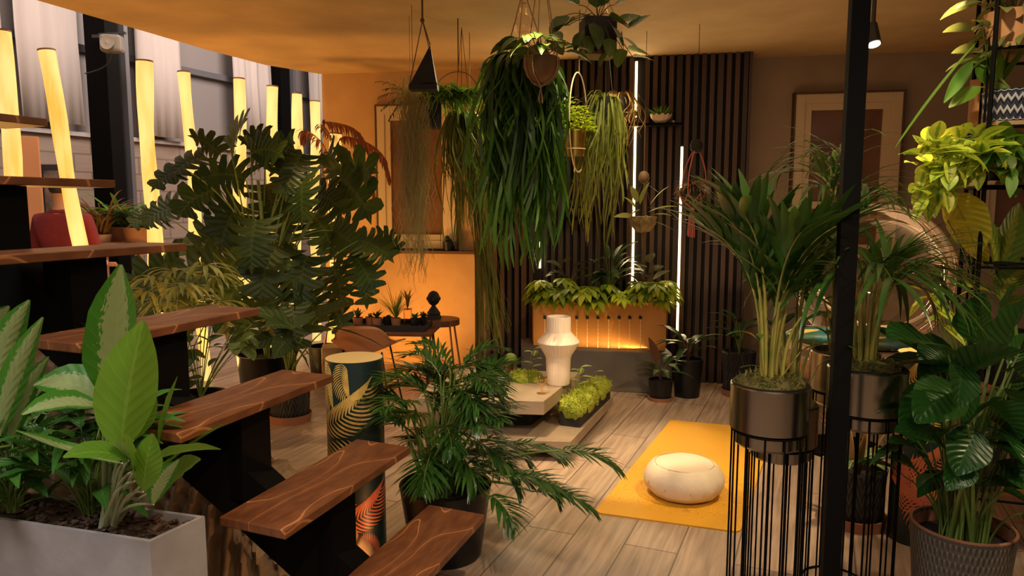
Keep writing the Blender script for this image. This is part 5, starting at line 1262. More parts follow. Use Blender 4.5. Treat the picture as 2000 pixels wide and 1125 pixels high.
x = P(198, 470, 6.95).x; gras('potted_grass', x, 6.97, hp - .018, 'tufted grassy plant in a small pale pot, seen above the third highest tread', 60, .62, .022, 'brownleaf', simple('pale_pink_pot', (.50, .36, .30), .7), 3, .085, .075, .3)
x = P(235, 470, 7.2).x; gras('potted_grass', x, 7.22, hp - .018, 'green leafy potted plant left of the third glowing log', 60, .52, .045, 'fern', M['terracotta'], 5, .12, .14, .5)
x = P(268, 470, 7.0).x; gras('potted_grass', x, 7.02, hp - .018, 'low green plant in a brown pot directly left of the third glowing log', 60, .36, .04, 'dark', M['card'], 6, .13, .14, .6)
c = P(112, 700, 4.3); c.z = 0; t = thing('crimson_flower_plant', 'small plant with crimson petals glimpsed under the stair at the left', 'plant', c)
zt = pot('pot', t, c, .13, .30, M['plastic'], .85, .01, .03); ms = MB(); ml = MB(); mf = MB()
for i in range(22):
    e = P(112 + R.uniform(-22, 22), 635 + R.uniform(-18, 25), 4.3); ms.tube([(c.x, c.y, zt), e], .003, .002, 4); a = R.uniform(0, 6.28)
    leaf(mf if i % 2 else ml, e, Vector((math.cos(a), -abs(math.sin(a)), R.uniform(-.2, .6))), .09, .05, .5, .2, 5, .7, .8)
mesh('stems', ms, M['stem'], t); mesh('petals', mf, LM['bract'], t); mesh('leaves', ml, LM['dark'], t)
# ---------------------------------------------------------------- person in red behind the leaning log
pb = P(122, 420, 6.1); t = thing('person', 'person in a dark red top standing with their back turned behind the leaning log', 'person', (pb.x, pb.y, 0))
zS = pb.z + .08
def body(segs, mat, name, sub=2):
    vs = []; es = []; rs = []
    for path in segs:
        prev = None
        for (p, r) in path:
            k = next((i for i, q in enumerate(vs) if (Vector(q) - Vector(p)).length < 1e-5), None)
            if k is None: vs.append(p); rs.append(r); k = len(vs) - 1
            if prev is not None: es.append((prev, k))
            prev = k
    me = bpy.data.meshes.new(name); me.from_pydata(vs, es, []); o = bpy.data.objects.new(name, me); C.objects.link(o); o.parent = t
    sk = o.modifiers.new('skin', 'SKIN'); 
    if not me.skin_vertices: me.skin_vertices.new()
    for i, r in enumerate(rs): me.skin_vertices[0].data[i].radius = (r, r * .8) if isinstance(r, float) else r
    me.skin_vertices[0].data[0].use_root = True; sk.use_smooth_shade = True
    ss = o.modifiers.new('sub', 'SUBSURF'); ss.levels = sub; ss.render_levels = sub; me.materials.append(mat); return o
# 1.72 m tall, skin body continuous; clothes are closed surfaces over it
bod = [[((0, 0, .93), (.15, .11)), ((0, 0, 1.12), (.13, .10)), ((0, .01, 1.32), (.16, .11)), ((0, 0, 1.43), (.11, .08)), ((0, -.01, 1.50), (.055, .055)), ((0, .0, 1.60), (.075, .09)), ((0, .0, 1.70), (.06, .075))],
       [((0, .01, 1.32), (.16, .11)), ((-.19, 0, 1.38), .055), ((-.25, .02, 1.12), .045), ((-.22, .16, .95), .035), ((-.18, .26, .98), .03), ((-.16, .33, .99), (.04, .015))],
       [((0, .01, 1.32), (.16, .11)), ((.19, 0, 1.38), .055), ((.25, .02, 1.12), .045), ((.22, .16, .95), .035), ((.18, .26, .98), .03), ((.16, .33, .99), (.04, .015))],
       [((0, 0, .93), (.15, .11)), ((-.09, 0, .82), .085), ((-.10, .01, .48), .06), ((-.10, .02, .09), .042), ((-.10, .12, .03), .035)],
       [((0, 0, .93), (.15, .11)), ((.09, 0, .82), .085), ((.10, .01, .48), .06), ((.10, .02, .09), .042), ((.10, .12, .03), .035)]]
body(bod, M['skin'], 'body')
body([[((0, 0, .92), (.17, .13)), ((0, 0, 1.12), (.165, .125)), ((0, .01, 1.32), (.18, .13)), ((0, 0, 1.44), (.13, .09)), ((0, -.005, 1.49), (.07, .07))],
      [((0, .01, 1.32), (.18, .13)), ((-.20, 0, 1.385), .072), ((-.255, .02, 1.12), .06), ((-.22, .15, .965), .05), ((-.195, .22, .965), .045)],
      [((0, .01, 1.32), (.18, .13)), ((.20, 0, 1.385), .072), ((.255, .02, 1.12), .06), ((.22, .15, .965), .05), ((.195, .22, .965), .045)]], M['red'], 'red_top')
body([[((0, 0, .94), (.165, .125)), ((-.09, 0, .82), .10), ((-.10, .01, .48), .078), ((-.10, .02, .10), .06)], [((0, 0, .94), (.165, .125)), ((.09, 0, .82), .10), ((.10, .01, .48), .078), ((.10, .02, .10), .06)]], M['trousers'], 'trousers')
body([[((0, -.015, 1.58), (.082, .09)), ((0, -.02, 1.66), (.085, .098)), ((0, -.01, 1.725), (.06, .07))]], M['hair'], 'hair')
mb = MB(); bp = W[t.name]
for sx_ in (-.1, .1): mb.ball((bp.x + sx_, bp.y + .09, .035), .055, 14, 8, (.9, 2.2, .64))
mesh('shoes', mb, M['matblack'], t)
mb = MB()
for s in (-1, 1):
    mb.ball((bp.x + s * .03, bp.y + .085, 1.625), .012, 8, 6); mb.ball((bp.x + s * .082, bp.y + .0, 1.615), .022, 10, 6, (.5, .9, 1.4))
    for f in range(5): # fingers of each hand curling forward
        mb.tube(bez((bp.x + s * (.145 + .017 * f), bp.y + .35, .99), (bp.x + s * (.142 + .017 * f), bp.y + .40, .99), (bp.x + s * (.14 + .016 * f), bp.y + .415, .955), 4), .0085, .007, 6)
mb.tube(bez((bp.x, bp.y + .085, 1.63), (bp.x, bp.y + .115, 1.60), (bp.x, bp.y + .09, 1.59), 4), .012, .014, 8); mb.tube([(bp.x - .025, bp.y + .088, 1.565), (bp.x, bp.y + .096, 1.563), (bp.x + .025, bp.y + .088, 1.565)], .006, n=6)
mesh('face_and_fingers', mb, M['skin'], t)
# ================================================================ work tables with seedlings
def table(c, sx_, sy_, h, rot, lab, name='table', topm=None, legm=M['matblack'], round_=False, th=.03, legins=.06, lw=.025, splay=.04):
    t = thing(name, lab, 'table', (c[0], c[1], 0)); mb = MB()
    if round_: mb.lathe([(.001, h - th), (sx_, h - th), (sx_, h), (.001, h)], (c[0], c[1], 0), 36)
    else: mb.box((c[0], c[1], h - th / 2), (sx_, sy_, th), rot)
    mesh('table_top', mb, topm or M['tread'], t, False, bevel=.003); cr_, sr_ = math.cos(rot), math.sin(rot)
    for ax in (-1, 1):
        for ay in (-1, 1):
            kx, ky = ((sx_ * .6, sx_ * .6) if round_ else (sx_ / 2 - legins, sy_ / 2 - legins))
            a = (c[0] + ax * kx * cr_ - ay * ky * sr_, c[1] + ax * kx * sr_ + ay * ky * cr_, h - th); b = (c[0] + ax * (kx + splay) * cr_ - ay * (ky + splay) * sr_, c[1] + ax * (kx + splay) * sr_ + ay * (ky + splay) * cr_, 0)
            mb = MB(); mb.tube([a, b], lw / 2, n=8); mesh('leg', mb, legm, t)
    return t
TY = 5.75; za = P(750, 640, TY).z; xa = P(668, 640, TY).x; xb = P(852, 640, TY).x
table(((xa + xb) / 2, TY, 0), xb - xa, .44, za, -.08, 'low wooden work table with a black tray of little potted plants', topm=M['tread'])
mb = MB(); cx_ = (xa + xb) / 2 - .02
for (dx, dy, sx_, sy_) in ((0, -.17, xb - xa - .06, .012), (0, .17, xb - xa - .06, .012), (-(xb - xa) / 2 + .036, 0, .012, .35), ((xb - xa) / 2 - .036, 0, .012, .35)):
    q = Matrix.Rotation(-.08, 3, 'Z') @ Vector((dx, dy, 0)); mb.box((cx_ + q.x, TY + q.y, za + .024), (sx_, sy_, .045), -.08)
mb.box((cx_, TY, za + .005), (xb - xa - .06, .35, .008), -.08)
tag(mesh('seedling_tray', mb, M['matblack'], smooth=False), 'long shallow black tray of small pots on the low work table', 'tray')
zz = za + .0095
pots = [(700, 'terracotta', 'dark', .05, 'spiky'), (722, 'terracotta', 'brownleaf', .045, 'none'), (738, 'terracotta', 'dark', .05, 'spiky'), (758, 'plastic', 'dark', .05, 'none'), (775, 'terracotta', 'fern', .048, 'grass'), (797, 'glass', 'brownleaf', .045, 'tall'), (812, 'plastic', 'fern', .045, 'short'), (828, 'plastic', 'dark', .04, 'short')]
descr = ['leftmost little terracotta pot in the black tray', 'empty-looking terracotta pot, second from the left in the tray', 'terracotta pot with a dark rosette, third in the tray', 'black pot in the middle of the seedling tray', 'terracotta pot with spreading thin grass in the tray', 'clear glass jar with tall brown stalks in the tray', 'small black pot of short green leaves in the tray', 'rightmost little black pot in the tray beside the bust']
tabrot = lambda x: TY + (x - (xa + xb) / 2) * math.tan(-.08)
for i, (px, pm, lm, r, kind) in enumerate(pots):
    x = P(px, 625, TY - .05).x; y = tabrot(x) - .09 + (.04 if i % 2 else 0)
    if x > xb - .08: x = xb - .08
    t = thing('seedling_pot', descr[i], 'plant pot', (x, y, zz), 'little pots in the black tray'); h = {'glass': .16}.get(pm, .085)
    zt = pot('pot', t, (x, y, zz), r * .8, h, M[pm], .8, .004, .01, n=18); ml = MB()
    n, L, le = {'spiky': (14, .10, .8), 'none': (8, .05, 1), 'grass': (60, .30, .9), 'tall': (12, .16, .15), 'short': (24, .07, 1)}[kind]
    for k in range(n): a = R.uniform(0, 6.28); q = R.uniform(.3, 1) * le; leaf(ml, (x, y, zt), Vector((math.cos(a) * q, math.sin(a) * q, 1)), L * R.uniform(.6, 1.1), .006 if kind == 'grass' else .022, R.uniform(.2, 1), .2, 4, .8, .7)
    mesh('leaves', ml, LM[lm], t)
SY = 5.95; c = P(860, 622, SY); rS = 38 / F * SY
table((c.x, SY), rS, rS, c.z, .3, 'small round wooden side table with splayed metal legs holding the black bust', 'side_table', round_=True, th=.05, legm=simple('rust_metal', (.16, .06, .03), .4), lw=.016, splay=.06)
t = thing('black_bust', 'small black bust on a pedestal foot on the round side table', 'sculpture', (c.x - .06, SY, c.z)); bx0 = P(847, 600, SY).x
mb = MB(); zc = c.z + .001
mb.lathe([(.001, 0), (.062, 0), (.062, .018), (.052, .03), (.056, .045), (.030, .085), (.018, .10), (.018, .125), (.001, .125)], (bx0, SY, zc), 24); mesh('foot', mb, M['matblack'], t)
mb = MB(); mb.ball((bx0, SY, zc + .168), .052, 20, 14, (1, 1.05, 1.18), .06, 3, 3); mb.tube([(bx0, SY - .05, zc + .172), (bx0, SY - .066, zc + .155), (bx0, SY - .05, zc + .148)], .008, n=6)
for s in (-1, 1): mb.ball((bx0 + s * .053, SY, zc + .165), .012, 8, 6, (.5, 1, 1.3))
mesh('head', mb, M['matblack'], t)
# shell-seat chairs in tan leather
def chair(c, rot, lab, h=.44):
    t = thing('shell_chair', lab, 'chair', (c[0], c[1], 0)); mb = MB(); Rz = Matrix.Rotation(rot, 3, 'Z'); n1, n2 = 14, 18; g = []
    for i in range(n1 + 1):
        u = i / n1; row = []
        for j in range(n2 + 1):
            v = j / n2 * 2 - 1; wdt = .23 * (1 - .25 * max(0, u - .5))
            if u < .5: q = Vector((v * wdt, -.22 + .44 * u * 2 * .95, h + .02 + .10 * v * v * (.3 + u)))
            else: k = (u - .5) * 2; q = Vector((v * wdt, .20 + .05 * k - .07 * v * v, h + .02 + .10 * v * v * .8 * (1 - k) + k * (.20 - .10 * v ** 4)))
            q = Rz @ q; row.append(mb.vert((c[0] + q.x, c[1] + q.y, q.z)))
        g.append(row)
    for i in range(n1):
        for j in range(n2): mb.face(g[i][j], g[i][j + 1], g[i + 1][j + 1], g[i + 1][j])
    mesh('seat_shell', mb, simple('tan_leather', (.34, .13, .05), .45), t, solid=.012)
    for ax in (-1, 1):
        for ay in (-1, 1):
            a = Rz @ Vector((ax * .13, ay * .13, h)); b = Rz @ Vector((ax * .20, ay * .20, .005)); mb = MB(); mb.tube([(c[0] + a.x, c[1] + a.y, a.z + .01), (c[0] + b.x, c[1] + b.y, b.z)], .007, n=8); mesh('leg', mb, M['plastic'], t)
chair((P(722, 660, 5.35).x, 5.30), PI * .98, 'tan shell chair with thin black legs pushed against the low work table', P(722, 683, 5.3).z)
mb = MB(); q = P(668, 700, 5.9); mb.box((q.x, 5.95, .17), (.34, .22, .34), .2)
tag(mesh('wooden_crate', mb, M['carved'], smooth=False, bevel=.006), 'plain wooden crate on the floor by the clay wall', 'crate')
# sill plants
c = Vector((P(877, 480, 6.7).x, 0, 1.083)); c.y = backwall(c.x) - .085
t = thing('sill_pot', 'small black pot with a stubby dark cactus on the window sill', 'plant pot', c); zt = pot('pot', t, c, .058, .085, M['plastic'], .9, .005, .01, n=24)
mb = MB(); mb.ball((c.x - .015, c.y, zt + .03), .024, 12, 8, (1, 1, 1.5)); mb.ball((c.x + .01, c.y, zt + .02), .018, 12, 8); mesh('cactus_body', mb, LM['dark'], t)
# ================================================================ hanging plants
def cords(mb, pts, top, r=.0025):
    for p in pts: mb.tube([p, top], r, n=5)
# 1 big strap-leaved curtain
c = P(1022, 128, 4.3)
t = thing('hanging_strap_fern', 'big curtain of dark green strap leaves hanging from a basket at the centre', 'hanging plant', (c.x, c.y, c.z))
mb = MB(); mb.lathe([(.001, -.07), (.11, -.06), (.15, 0), (.155, .05), (.145, .05), (.001, .03)], (c.x, c.y, c.z), 28); mesh('basket', mb, M['matblack'], t)
mb = MB(); top = Vector((c.x + .0, c.y, CEIL)); cords(mb, [(c.x + .145 * math.cos(a), c.y + .145 * math.sin(a), c.z + .05) for a in (.3, 2.4, 4.5)], top, .004); mesh('cords', mb, M['rope'], t)
rr = random.Random(42); ml = MB()
for i in range(560):
    a = rr.uniform(0, 6.28); out = Vector((math.cos(a), math.sin(a) * .75, 0)); pos = Vector((c.x, c.y, c.z + .04)) + out * rr.uniform(.05, .13)
    k = out.x; f = rr.random(); L = .25 + .55 * f if f < .45 else (rr.uniform(.6, .98) if f < .88 else rr.uniform(.95, 1.30))
    L = min(L, 1.26 - .30 * max(0, abs(k) - .45))
    strand(ml, pos, out, L, rr.uniform(.012, .030), 16, rr.uniform(.02, .15), .022, rr, -.02 + rr.uniform(-.03, .03), rr.choice((7, 9, 12)))
for i in range(30):
    a = rr.uniform(0, 6.28); leaf(ml, (c.x + .08 * math.cos(a), c.y + .08 * math.sin(a), c.z + .04), Vector((math.cos(a), math.sin(a), rr.uniform(.1, .5))), rr.uniform(.16, .3), .03, 1.9, .2, 7, .8, .6)
mesh('hanging_leaves', ml, LM['hang'], t)
# 2 macrame pot in front of it
c = P(1056, 130, 3.9); t = thing('macrame_planter', 'round ochre pot in a macrame net hanging before the strap-leaved curtain', 'hanging plant', (c.x, c.y, c.z))
mb = MB(); mb.lathe([(.001, -.085), (.04, -.082), (.075, -.05), (.092, 0), (.090, .045), (.082, .05), (.001, .03)], (c.x, c.y, c.z), 30); mesh('pot', mb, simple('ochre_pot', (.20, .10, .03), .6, col2=(.13, .06, .02)), t)
mb = MB(); kn = Vector((c.x - .0, c.y, c.z - .10))
for k in range(6):
    a = k * PI / 3 + .3; pts = [kn]
    for (r_, z_) in ((.045, -.086), (.080, -.05), (.097, 0), (.094, .05)):
        a2 = a + (.25 if k % 2 else -.25) * (1 if r_ > .07 else .3); pts.append(Vector((c.x + r_ * math.cos(a2), c.y + r_ * math.sin(a2), c.z + z_)))
    mb.tube(pts, .0035, n=5)
for a in (.3, 2.4, 4.5, 5.5): mb.tube([(c.x + .094 * math.cos(a), c.y + .094 * math.sin(a), c.z + .05), (c.x + .012 * math.cos(a), c.y, CEIL)], .003, n=5)
mb.ball(kn, .010, 10, 6)
for k in range(14): a = R.uniform(0, 6.28); mb.tube([kn, (kn.x + .014 * math.cos(a), kn.y + .014 * math.sin(a), kn.z - R.uniform(.06, .09))], .002, .0015, 4)
mesh('macrame_net', mb, M['rope'], t); ml = MB(); ms = MB()
for i in range(34):
    a = R.uniform(0, 6.28); e = Vector((c.x + .11 * math.cos(a) * R.uniform(.3, 1.3), c.y + .11 * math.sin(a), c.z + R.uniform(.05, .15))); ms.tube([(c.x, c.y, c.z + .035), e], .002, n=4)
    leaf(ml, e, Vector((math.cos(a), math.sin(a), R.uniform(-.2, .4))), R.uniform(.10, .17), R.uniform(.05, .08), 1.0, .15, 6, .65, .7, roll=R.uniform(-.5, .5))
mesh('stems', ms, M['brownstem'], t); mesh('leaves', ml, LM['pothos'], t)
# glass bottle shape hanging from the ceiling
c = P(1022, 40, 4.45); mb = MB(); mb.lathe([(.001, -.07), (.05, -.07), (.056, -.06), (.056, 0), (.045, .02), (.02, .045), (.018, .10), (.001, .10)], (c.x, c.y, c.z), 24); mb.tube([(c.x, c.y, c.z + .10), (c.x, c.y, CEIL)], .002, n=5)
tag(mesh('glass_lantern', mb, M['glass'], loc=(c.x, c.y, c.z)), 'faint clear glass bottle lantern hanging between the macrame cords', 'lantern')
# 3 pothos in black box with wooden foot
c = P(1167, 85, 4.1); zb = P(1167, 112, 4.1).z; t = thing('hanging_box_planter', 'black square hanging planter with a wooden foot and big pointed leaves, near the ceiling', 'hanging plant', (c.x, c.y, zb))
mb = MB(); mb.box((c.x, c.y, zb + .115), (.175, .175, .17), .1); mesh('box', mb, M['matblack'], t, False, bevel=.004)
mb = MB(); mb.box((c.x, c.y, zb + .015), (.18, .18, .030), .1); mesh('wooden_foot', mb, M['tread'], t, False, bevel=.003)
mb = MB()
for ax in (-1, 1):
    for ay in (-1, 1): mb.tube([(c.x + ax * .082, c.y + ay * .082, zb + .2), (c.x, c.y, CEIL)], .002, n=5)
mesh('cords', mb, M['rope'], t); ms = MB(); ml = MB(); rt = Vector((c.x, c.y, zb + .19))
for (px, py, hd, s) in ((1120, 35, 215, .22), (1150, 30, 200, .2), (1105, 30, 230, .2), (1175, 12, 60, .2), (1150, 70, 270, .14), (1190, 75, 270, .14), (1210, 40, 10, .16), (1228, 55, 35, .16), (1215, 72, 320, .17), (1225, 95, 345, .17), (1215, 95, 250, .15), (1185, 100, 240, .13), (1190, 30, 330, .18), (1135, 60, 250, .16), (1165, 15, 100, .2), (1200, 10, 20, .18), (1110, 50, 190, .14), (1160, 45, 280, .2), (1195, 50, 300, .18), (1235, 110, 350, .16), (1130, 10, 160, .2), (1160, -10, 110, .2), (1195, -5, 60, .2)):
    e = P(px, py, 4.1 - R.uniform(-.02, .20)); ms.tube(bez(rt, rt.lerp(e, .5) + UP * .05, e, 5), .003, .002, 5); a = math.radians(hd)
    leaf(ml, e, Vector((math.cos(a), -.5, math.sin(a))), s * .8, s * .52, .3, .15, 7, .6, .65, roll=R.uniform(-.3, .3), cols=4)
mesh('stems', ms, M['brownstem'], t); mesh('leaves', ml, LM['pothos'], t)
# 4 brass pot on a hoop
c = P(1122, 282, 4.75); t = thing('hoop_planter', 'brass pot of bright small leaves standing in a cream hanging hoop', 'hanging plant', (c.x, c.y, c.z - .085))
mb = MB(); mb.lathe([(.001, -.075), (.062, -.075), (.078, .085), (.072, .085), (.001, .07)], (c.x, c.y, c.z), 32); mesh('pot', mb, M['gold'], t)
mb = MB(); hz_ = P(1130, 240, 4.75).z; RH = 93 / F * 4.75; mb.tube([(P(1130, 240, 4.75).x + RH * .27 * math.cos(k / 64 * 2 * PI), c.y + RH * .96 * math.cos(k / 64 * 2 * PI), hz_ + RH * math.sin(k / 64 * 2 * PI)) for k in range(65)], .0045, n=6)
mb.torus((c.x, c.y, c.z - .03), .071, .003, 'z', 30, 5); mb.tube([(c.x, c.y, hz_ - RH), (c.x, c.y, c.z - .075)], .004, n=5)
mesh('hoop', mb, M['cream'], t); mb = MB(); mb.tube([(P(1130, 240, 4.75).x, c.y, hz_ + RH), (P(1130, 240, 4.75).x, c.y, CEIL)], .0035, n=5); mesh('cord', mb, M['rope'], t)
ml = MB(); r2 = random.Random(2)
for i in range(430):
    a = r2.uniform(0, 6.28); q = r2.uniform(0, 1) ** .5 * .15; px_ = c.x + q * math.cos(a) - .03; z_ = c.z + .09 + r2.uniform(-.02, .20) * (1 - (q / .17) ** 2)
    leaf(ml, (px_, c.y + q * math.sin(a), z_), Vector((math.cos(a), math.sin(a) - .3, r2.uniform(-.3, .7))), r2.uniform(.03, .055), r2.uniform(.02, .03), .6, .2, 3, .7, .7)
mesh('leaves', ml, LM['lime'], t)
# 5 stringy rhipsalis right of the hoop
def twig(name, px, py, y, lab, n, Lr, spread, potsz, mat, seed, wd=.006, pm='plastic', up=20, sway=0, yj=.7):
    rr = random.Random(seed); c = P(px, py, y); t = thing(name, lab, 'hanging plant', (c.x, c.y, c.z - potsz))
    mb = MB(); mb.lathe([(.001, -potsz), (potsz * .8, -potsz), (potsz, potsz * .6), (potsz * .93, potsz * .6), (.001, potsz * .4)], (c.x, c.y, c.z), 26); mesh('pot', mb, M[pm], t)
    mb = MB(); cords(mb, [(c.x + potsz * .95 * math.cos(a), c.y + potsz * .95 * math.sin(a), c.z + potsz * .5) for a in (.5, 2.6, 4.7)], (c.x, c.y, CEIL), .0018); mesh('cords', mb, M['matblack'], t); ml = MB()
    for i in range(n):
        a = rr.uniform(0, 6.28); out = Vector((math.cos(a), math.sin(a) * yj, 0)); ff = rr.random(); L = Lr[0] + (Lr[1] - Lr[0]) * ff ** 1.5
        strand(ml, Vector((c.x, c.y, c.z + potsz * .6)) + out * potsz * .7, out, L, wd * rr.uniform(.7, 1.4), 14, rr.uniform(.3, 1.2) * spread, .012, rr, sway, 9)
    for i in range(up): a = rr.uniform(0, 6.28); leaf(ml, (c.x, c.y, c.z + potsz * .5), Vector((math.cos(a), math.sin(a), rr.uniform(.2, 1.2))), rr.uniform(.12, .26), wd, 2.0, 0, 8, .8, .3)
    mesh('trailing_twigs', ml, LM[mat], t); return t
twig('hanging_rhipsalis', 1180, 205, 4.9, 'long stringy trailing plant hanging right of the brass hoop pot', 190, (.35, 1.0), .10, .075, 'rhip', 5, .011, up=30, sway=-.04)
twig('hanging_rhipsalis', 1212, 200, 5.3, 'short stringy plant in a dark pot just left of the black shelf', 60, (.12, .38), .12, .07, 'brownleaf', 6, .006, up=50)
# 6 fern box with spiky plant, and long trailing stems to the floor
c = P(838, 222, 4.9); t = thing('hanging_spider_plant', 'bright arching spiky plant in a hanging black box near the window', 'hanging plant', (c.x, c.y, c.z))
mb = MB(); mb.box((c.x, c.y, c.z), (.155, .16, .19), .15); mesh('box', mb, M['matblack'], t, False, bevel=.004)
mb = MB(); hk = P(895, 140, 4.95); mb.tube([(hk.x, 4.95, CEIL), hk], .004, n=6); mb.tube(bez(hk, hk + Vector((-.12, 0, -.0)), (c.x - .0, c.y, c.z + .10), 8), .003, n=5); mb.tube(bez(hk, hk + Vector((.10, 0, 0)), hk + Vector((.13, 0, -.12)), 8), .003, n=5); mesh('hook', mb, M['brownstem'], t)
ml = MB(); r3 = random.Random(8)
for i in range(330):
    a = r3.uniform(0, 6.28); bx_ = c.x + .09 + r3.uniform(-.10, .20); leaf(ml, (bx_, c.y + r3.uniform(-.06, .06), c.z + .09), Vector((math.cos(a) + .25, math.sin(a) * .8, r3.uniform(.1, 1.1))), r3.uniform(.17, .36), r3.uniform(.012, .020), r3.uniform(1.0, 2.2), .2, 7, .8, .6)
mesh('leaves', ml, LM['fern'], t)
twig('hanging_rhipsalis', 903, 235, 5.2, 'long trailing green and yellow strings hanging between the window and the strap-leaved curtain', 210, (.3, 1.05), .12, .07, 'rhip', 9, .012, up=10, sway=.06)
# very long stems falling to the floor
c = P(945, 440, 5.3); c0 = c; ml = MB(); r4 = random.Random(5)
for i in range(70):
    p0 = P(915 + r4.uniform(-15, 30), 250 + r4.uniform(-10, 10), 5.35); p1 = P(945 + r4.uniform(-25, 22), 480, 5.35 + r4.uniform(-.06, .06)); p2 = P(968 + r4.uniform(-40, 32), 700, 5.4 + r4.uniform(-.08, .08)); p2.z = max(.35, r4.uniform(.38, .75))
    prev = None
    for k in range(13):
        u = k / 12; p = bez(p0, p1, p2, 12)[k]; w_ = .0035 * (1 + .4 * math.sin(u * 30 + i)); a = i; sd = Vector((math.cos(a), math.sin(a), 0)); row = [ml.vert(p - sd * w_, (u, 0)), ml.vert(p + sd * w_, (u, 1))]
        if prev: ml.face(prev[0], prev[1], row[1], row[0])
        prev = row
t = thing('trailing_cactus', 'very long thin stems trailing down almost to the floor beside the slatted wall', 'hanging plant', (c0.x, c0.y, c0.z)); mesh('stems', ml, LM['rhip'], t)
mb = MB(); q = P(918, 245, 5.35); mb.lathe([(.001, -.05), (.05, -.05), (.06, .05), (.05, .05), (.001, .03)], q, 20); mesh('pot', mb, M['plastic'], t); mb = MB(); mb.tube([(q.x, q.y, q.z + .03), (q.x, q.y, CEIL)], .003, n=5); mesh('cord', mb, M['rope'], t)
# dark foliage on the floor below them
broad('leafy_plant', (P(965, 700, 5.5).x, 5.5, .0), 'dark low shrub on the floor at the left end of the grey plinth', 9, 40, .34, .16, .04, 'dark', 'stem', rch=.15)
# 7 Spanish moss + black triangular hanger
c = P(826, 168, 4.35); t = thing('triangular_hanger', 'black triangular hanging planter on long cords at the top left of the hanging plants', 'hanging planter', (c.x, c.y, c.z))
mb = MB(); A1 = P(800, 165, 4.35); A2 = P(852, 160, 4.35); A3 = P(838, 84, 4.35); o = Vector((0, .10, 0))
ids = [mb.vert(p) for p in (A1, A2, A1 + o, A2 + o, A3 + o * .5)]
mb.face(0, 1, 3, 2); mb.face(0, 4, 1); mb.face(1, 4, 3); mb.face(3, 4, 2); mb.face(2, 4, 0); mb.box(((A1.x + A2.x) / 2, A1.y + .05, A1.z - .012), (A2.x - A1.x + .01, .11, .03))
mesh('triangular_body', mb, M['matblack'], t, False)
mb = MB(); k0 = P(825, 40, 4.35); mb.tube([k0, (k0.x, k0.y, CEIL)], .006, n=6); mb.tube([k0, A1], .003, n=5); mb.tube([k0, A2 + o], .003, n=5); mb.tube([k0, A3 + o * .5], .004, n=5); mb.ball(k0, .014, 8, 6); mesh('cords', mb, M['brownstem'], t)
c = P(806, 150, 4.62); ml = MB(); r5 = random.Random(3)
for i in range(420):
    a = r5.uniform(0, 6.28); p = Vector((c.x + r5.gauss(0, .05), c.y + r5.gauss(0, .04), c.z - r5.random() ** 1.5 * .75)); prev = None; L = r5.uniform(.3, .62); ph = r5.uniform(0, 6)
    for k in range(9):
        u = k / 8; q = p + Vector((math.sin(ph + u * 14) * .016, math.cos(ph * 2 + u * 11) * .016, -L * u)); w_ = .0012; row = [ml.vert(q - Vector((w_, 0, 0)), (u, 0)), ml.vert(q + Vector((w_, .0005, 0)), (u, 1))]
        if prev: ml.face(prev[0], prev[1], row[1], row[0])
        prev = row
t = thing('spanish_moss', 'tall wispy column of grey-gold air plant strands hanging before the window', 'hanging plant', (c.x, c.y, c.z))
o_ = mesh('strands', ml, LM['tilland'], t); mb = MB(); mb.tube([(c.x, c.y, c.z + .02), (c.x, c.y, CEIL)], .002, n=5); mb.torus((c.x, c.y, c.z), .03, .002, 'z', 16, 4); mesh('cord', mb, M['rope'], t)
# airy fern left of it
c = P(772, 190, 4.9); ml = MB(); ms = MB(); t = thing('air_fern', 'sparse dark fern fronds poking out left of the grey-gold strands', 'hanging plant', (c.x + .08, c.y, c.z))
for (px, py) in ((735, 160), (740, 190), (745, 215), (760, 235), (750, 175)):
    a = Vector((c.x + .10, c.y, c.z)); e = P(px, py, 4.9); pts = bez(a, a.lerp(e, .5) + UP * .06, e, 8); ms.tube(pts, .002, .001, 4); frond(ml, pts, 9, .055, .010, .2, 1.0, .8, .2, 0, .5, .6, 3)
mb = MB(); mb.tube([(c.x + .10, c.y, c.z), (c.x + .10, c.y, CEIL)], .002, n=4); mesh('cord', mb, M['rope'], t); mesh('stems', ms, M['brownstem'], t); mesh('fronds', ml, LM['dark'], t)
# 8 kokedama style hanging plant
c = P(1256, 428, 5.3); t = thing('hanging_coconut_planter', 'hanging half-shell planter with olive leaves in front of the tall light strip', 'hanging plant', (c.x, c.y, c.z))
mb = MB(); mb.lathe([(.001, -.10), (.05, -.085), (.09, -.035), (.10, .02), (.09, .02), (.001, .0)], (c.x, c.y, c.z), 26, lambda q, a: q * (1 + .05 * math.sin(9 * a))); mesh('shell', mb, simple('fibre', (.13, .09, .035), .95, bump=1, bscale=60, col2=(.22, .16, .06), nscale=20), t)
mb = MB(); kq = Vector((c.x, c.y, c.z + .30)); mb.tube([kq, (c.x, c.y, CEIL)], .002, n=5); mb.ball(kq, .04, 14, 9, (1, 1, 1.2)); cords(mb, [(c.x + .095 * math.cos(a), c.y + .095 * math.sin(a), c.z + .02) for a in (.5, 2.6, 4.7)], kq, .002); mb.tube([(c.x, c.y, c.z - .10), (c.x, c.y, c.z - .22)], .010, .006, 6); mesh('cords', mb, M['brownstem'], t)
ml = MB()
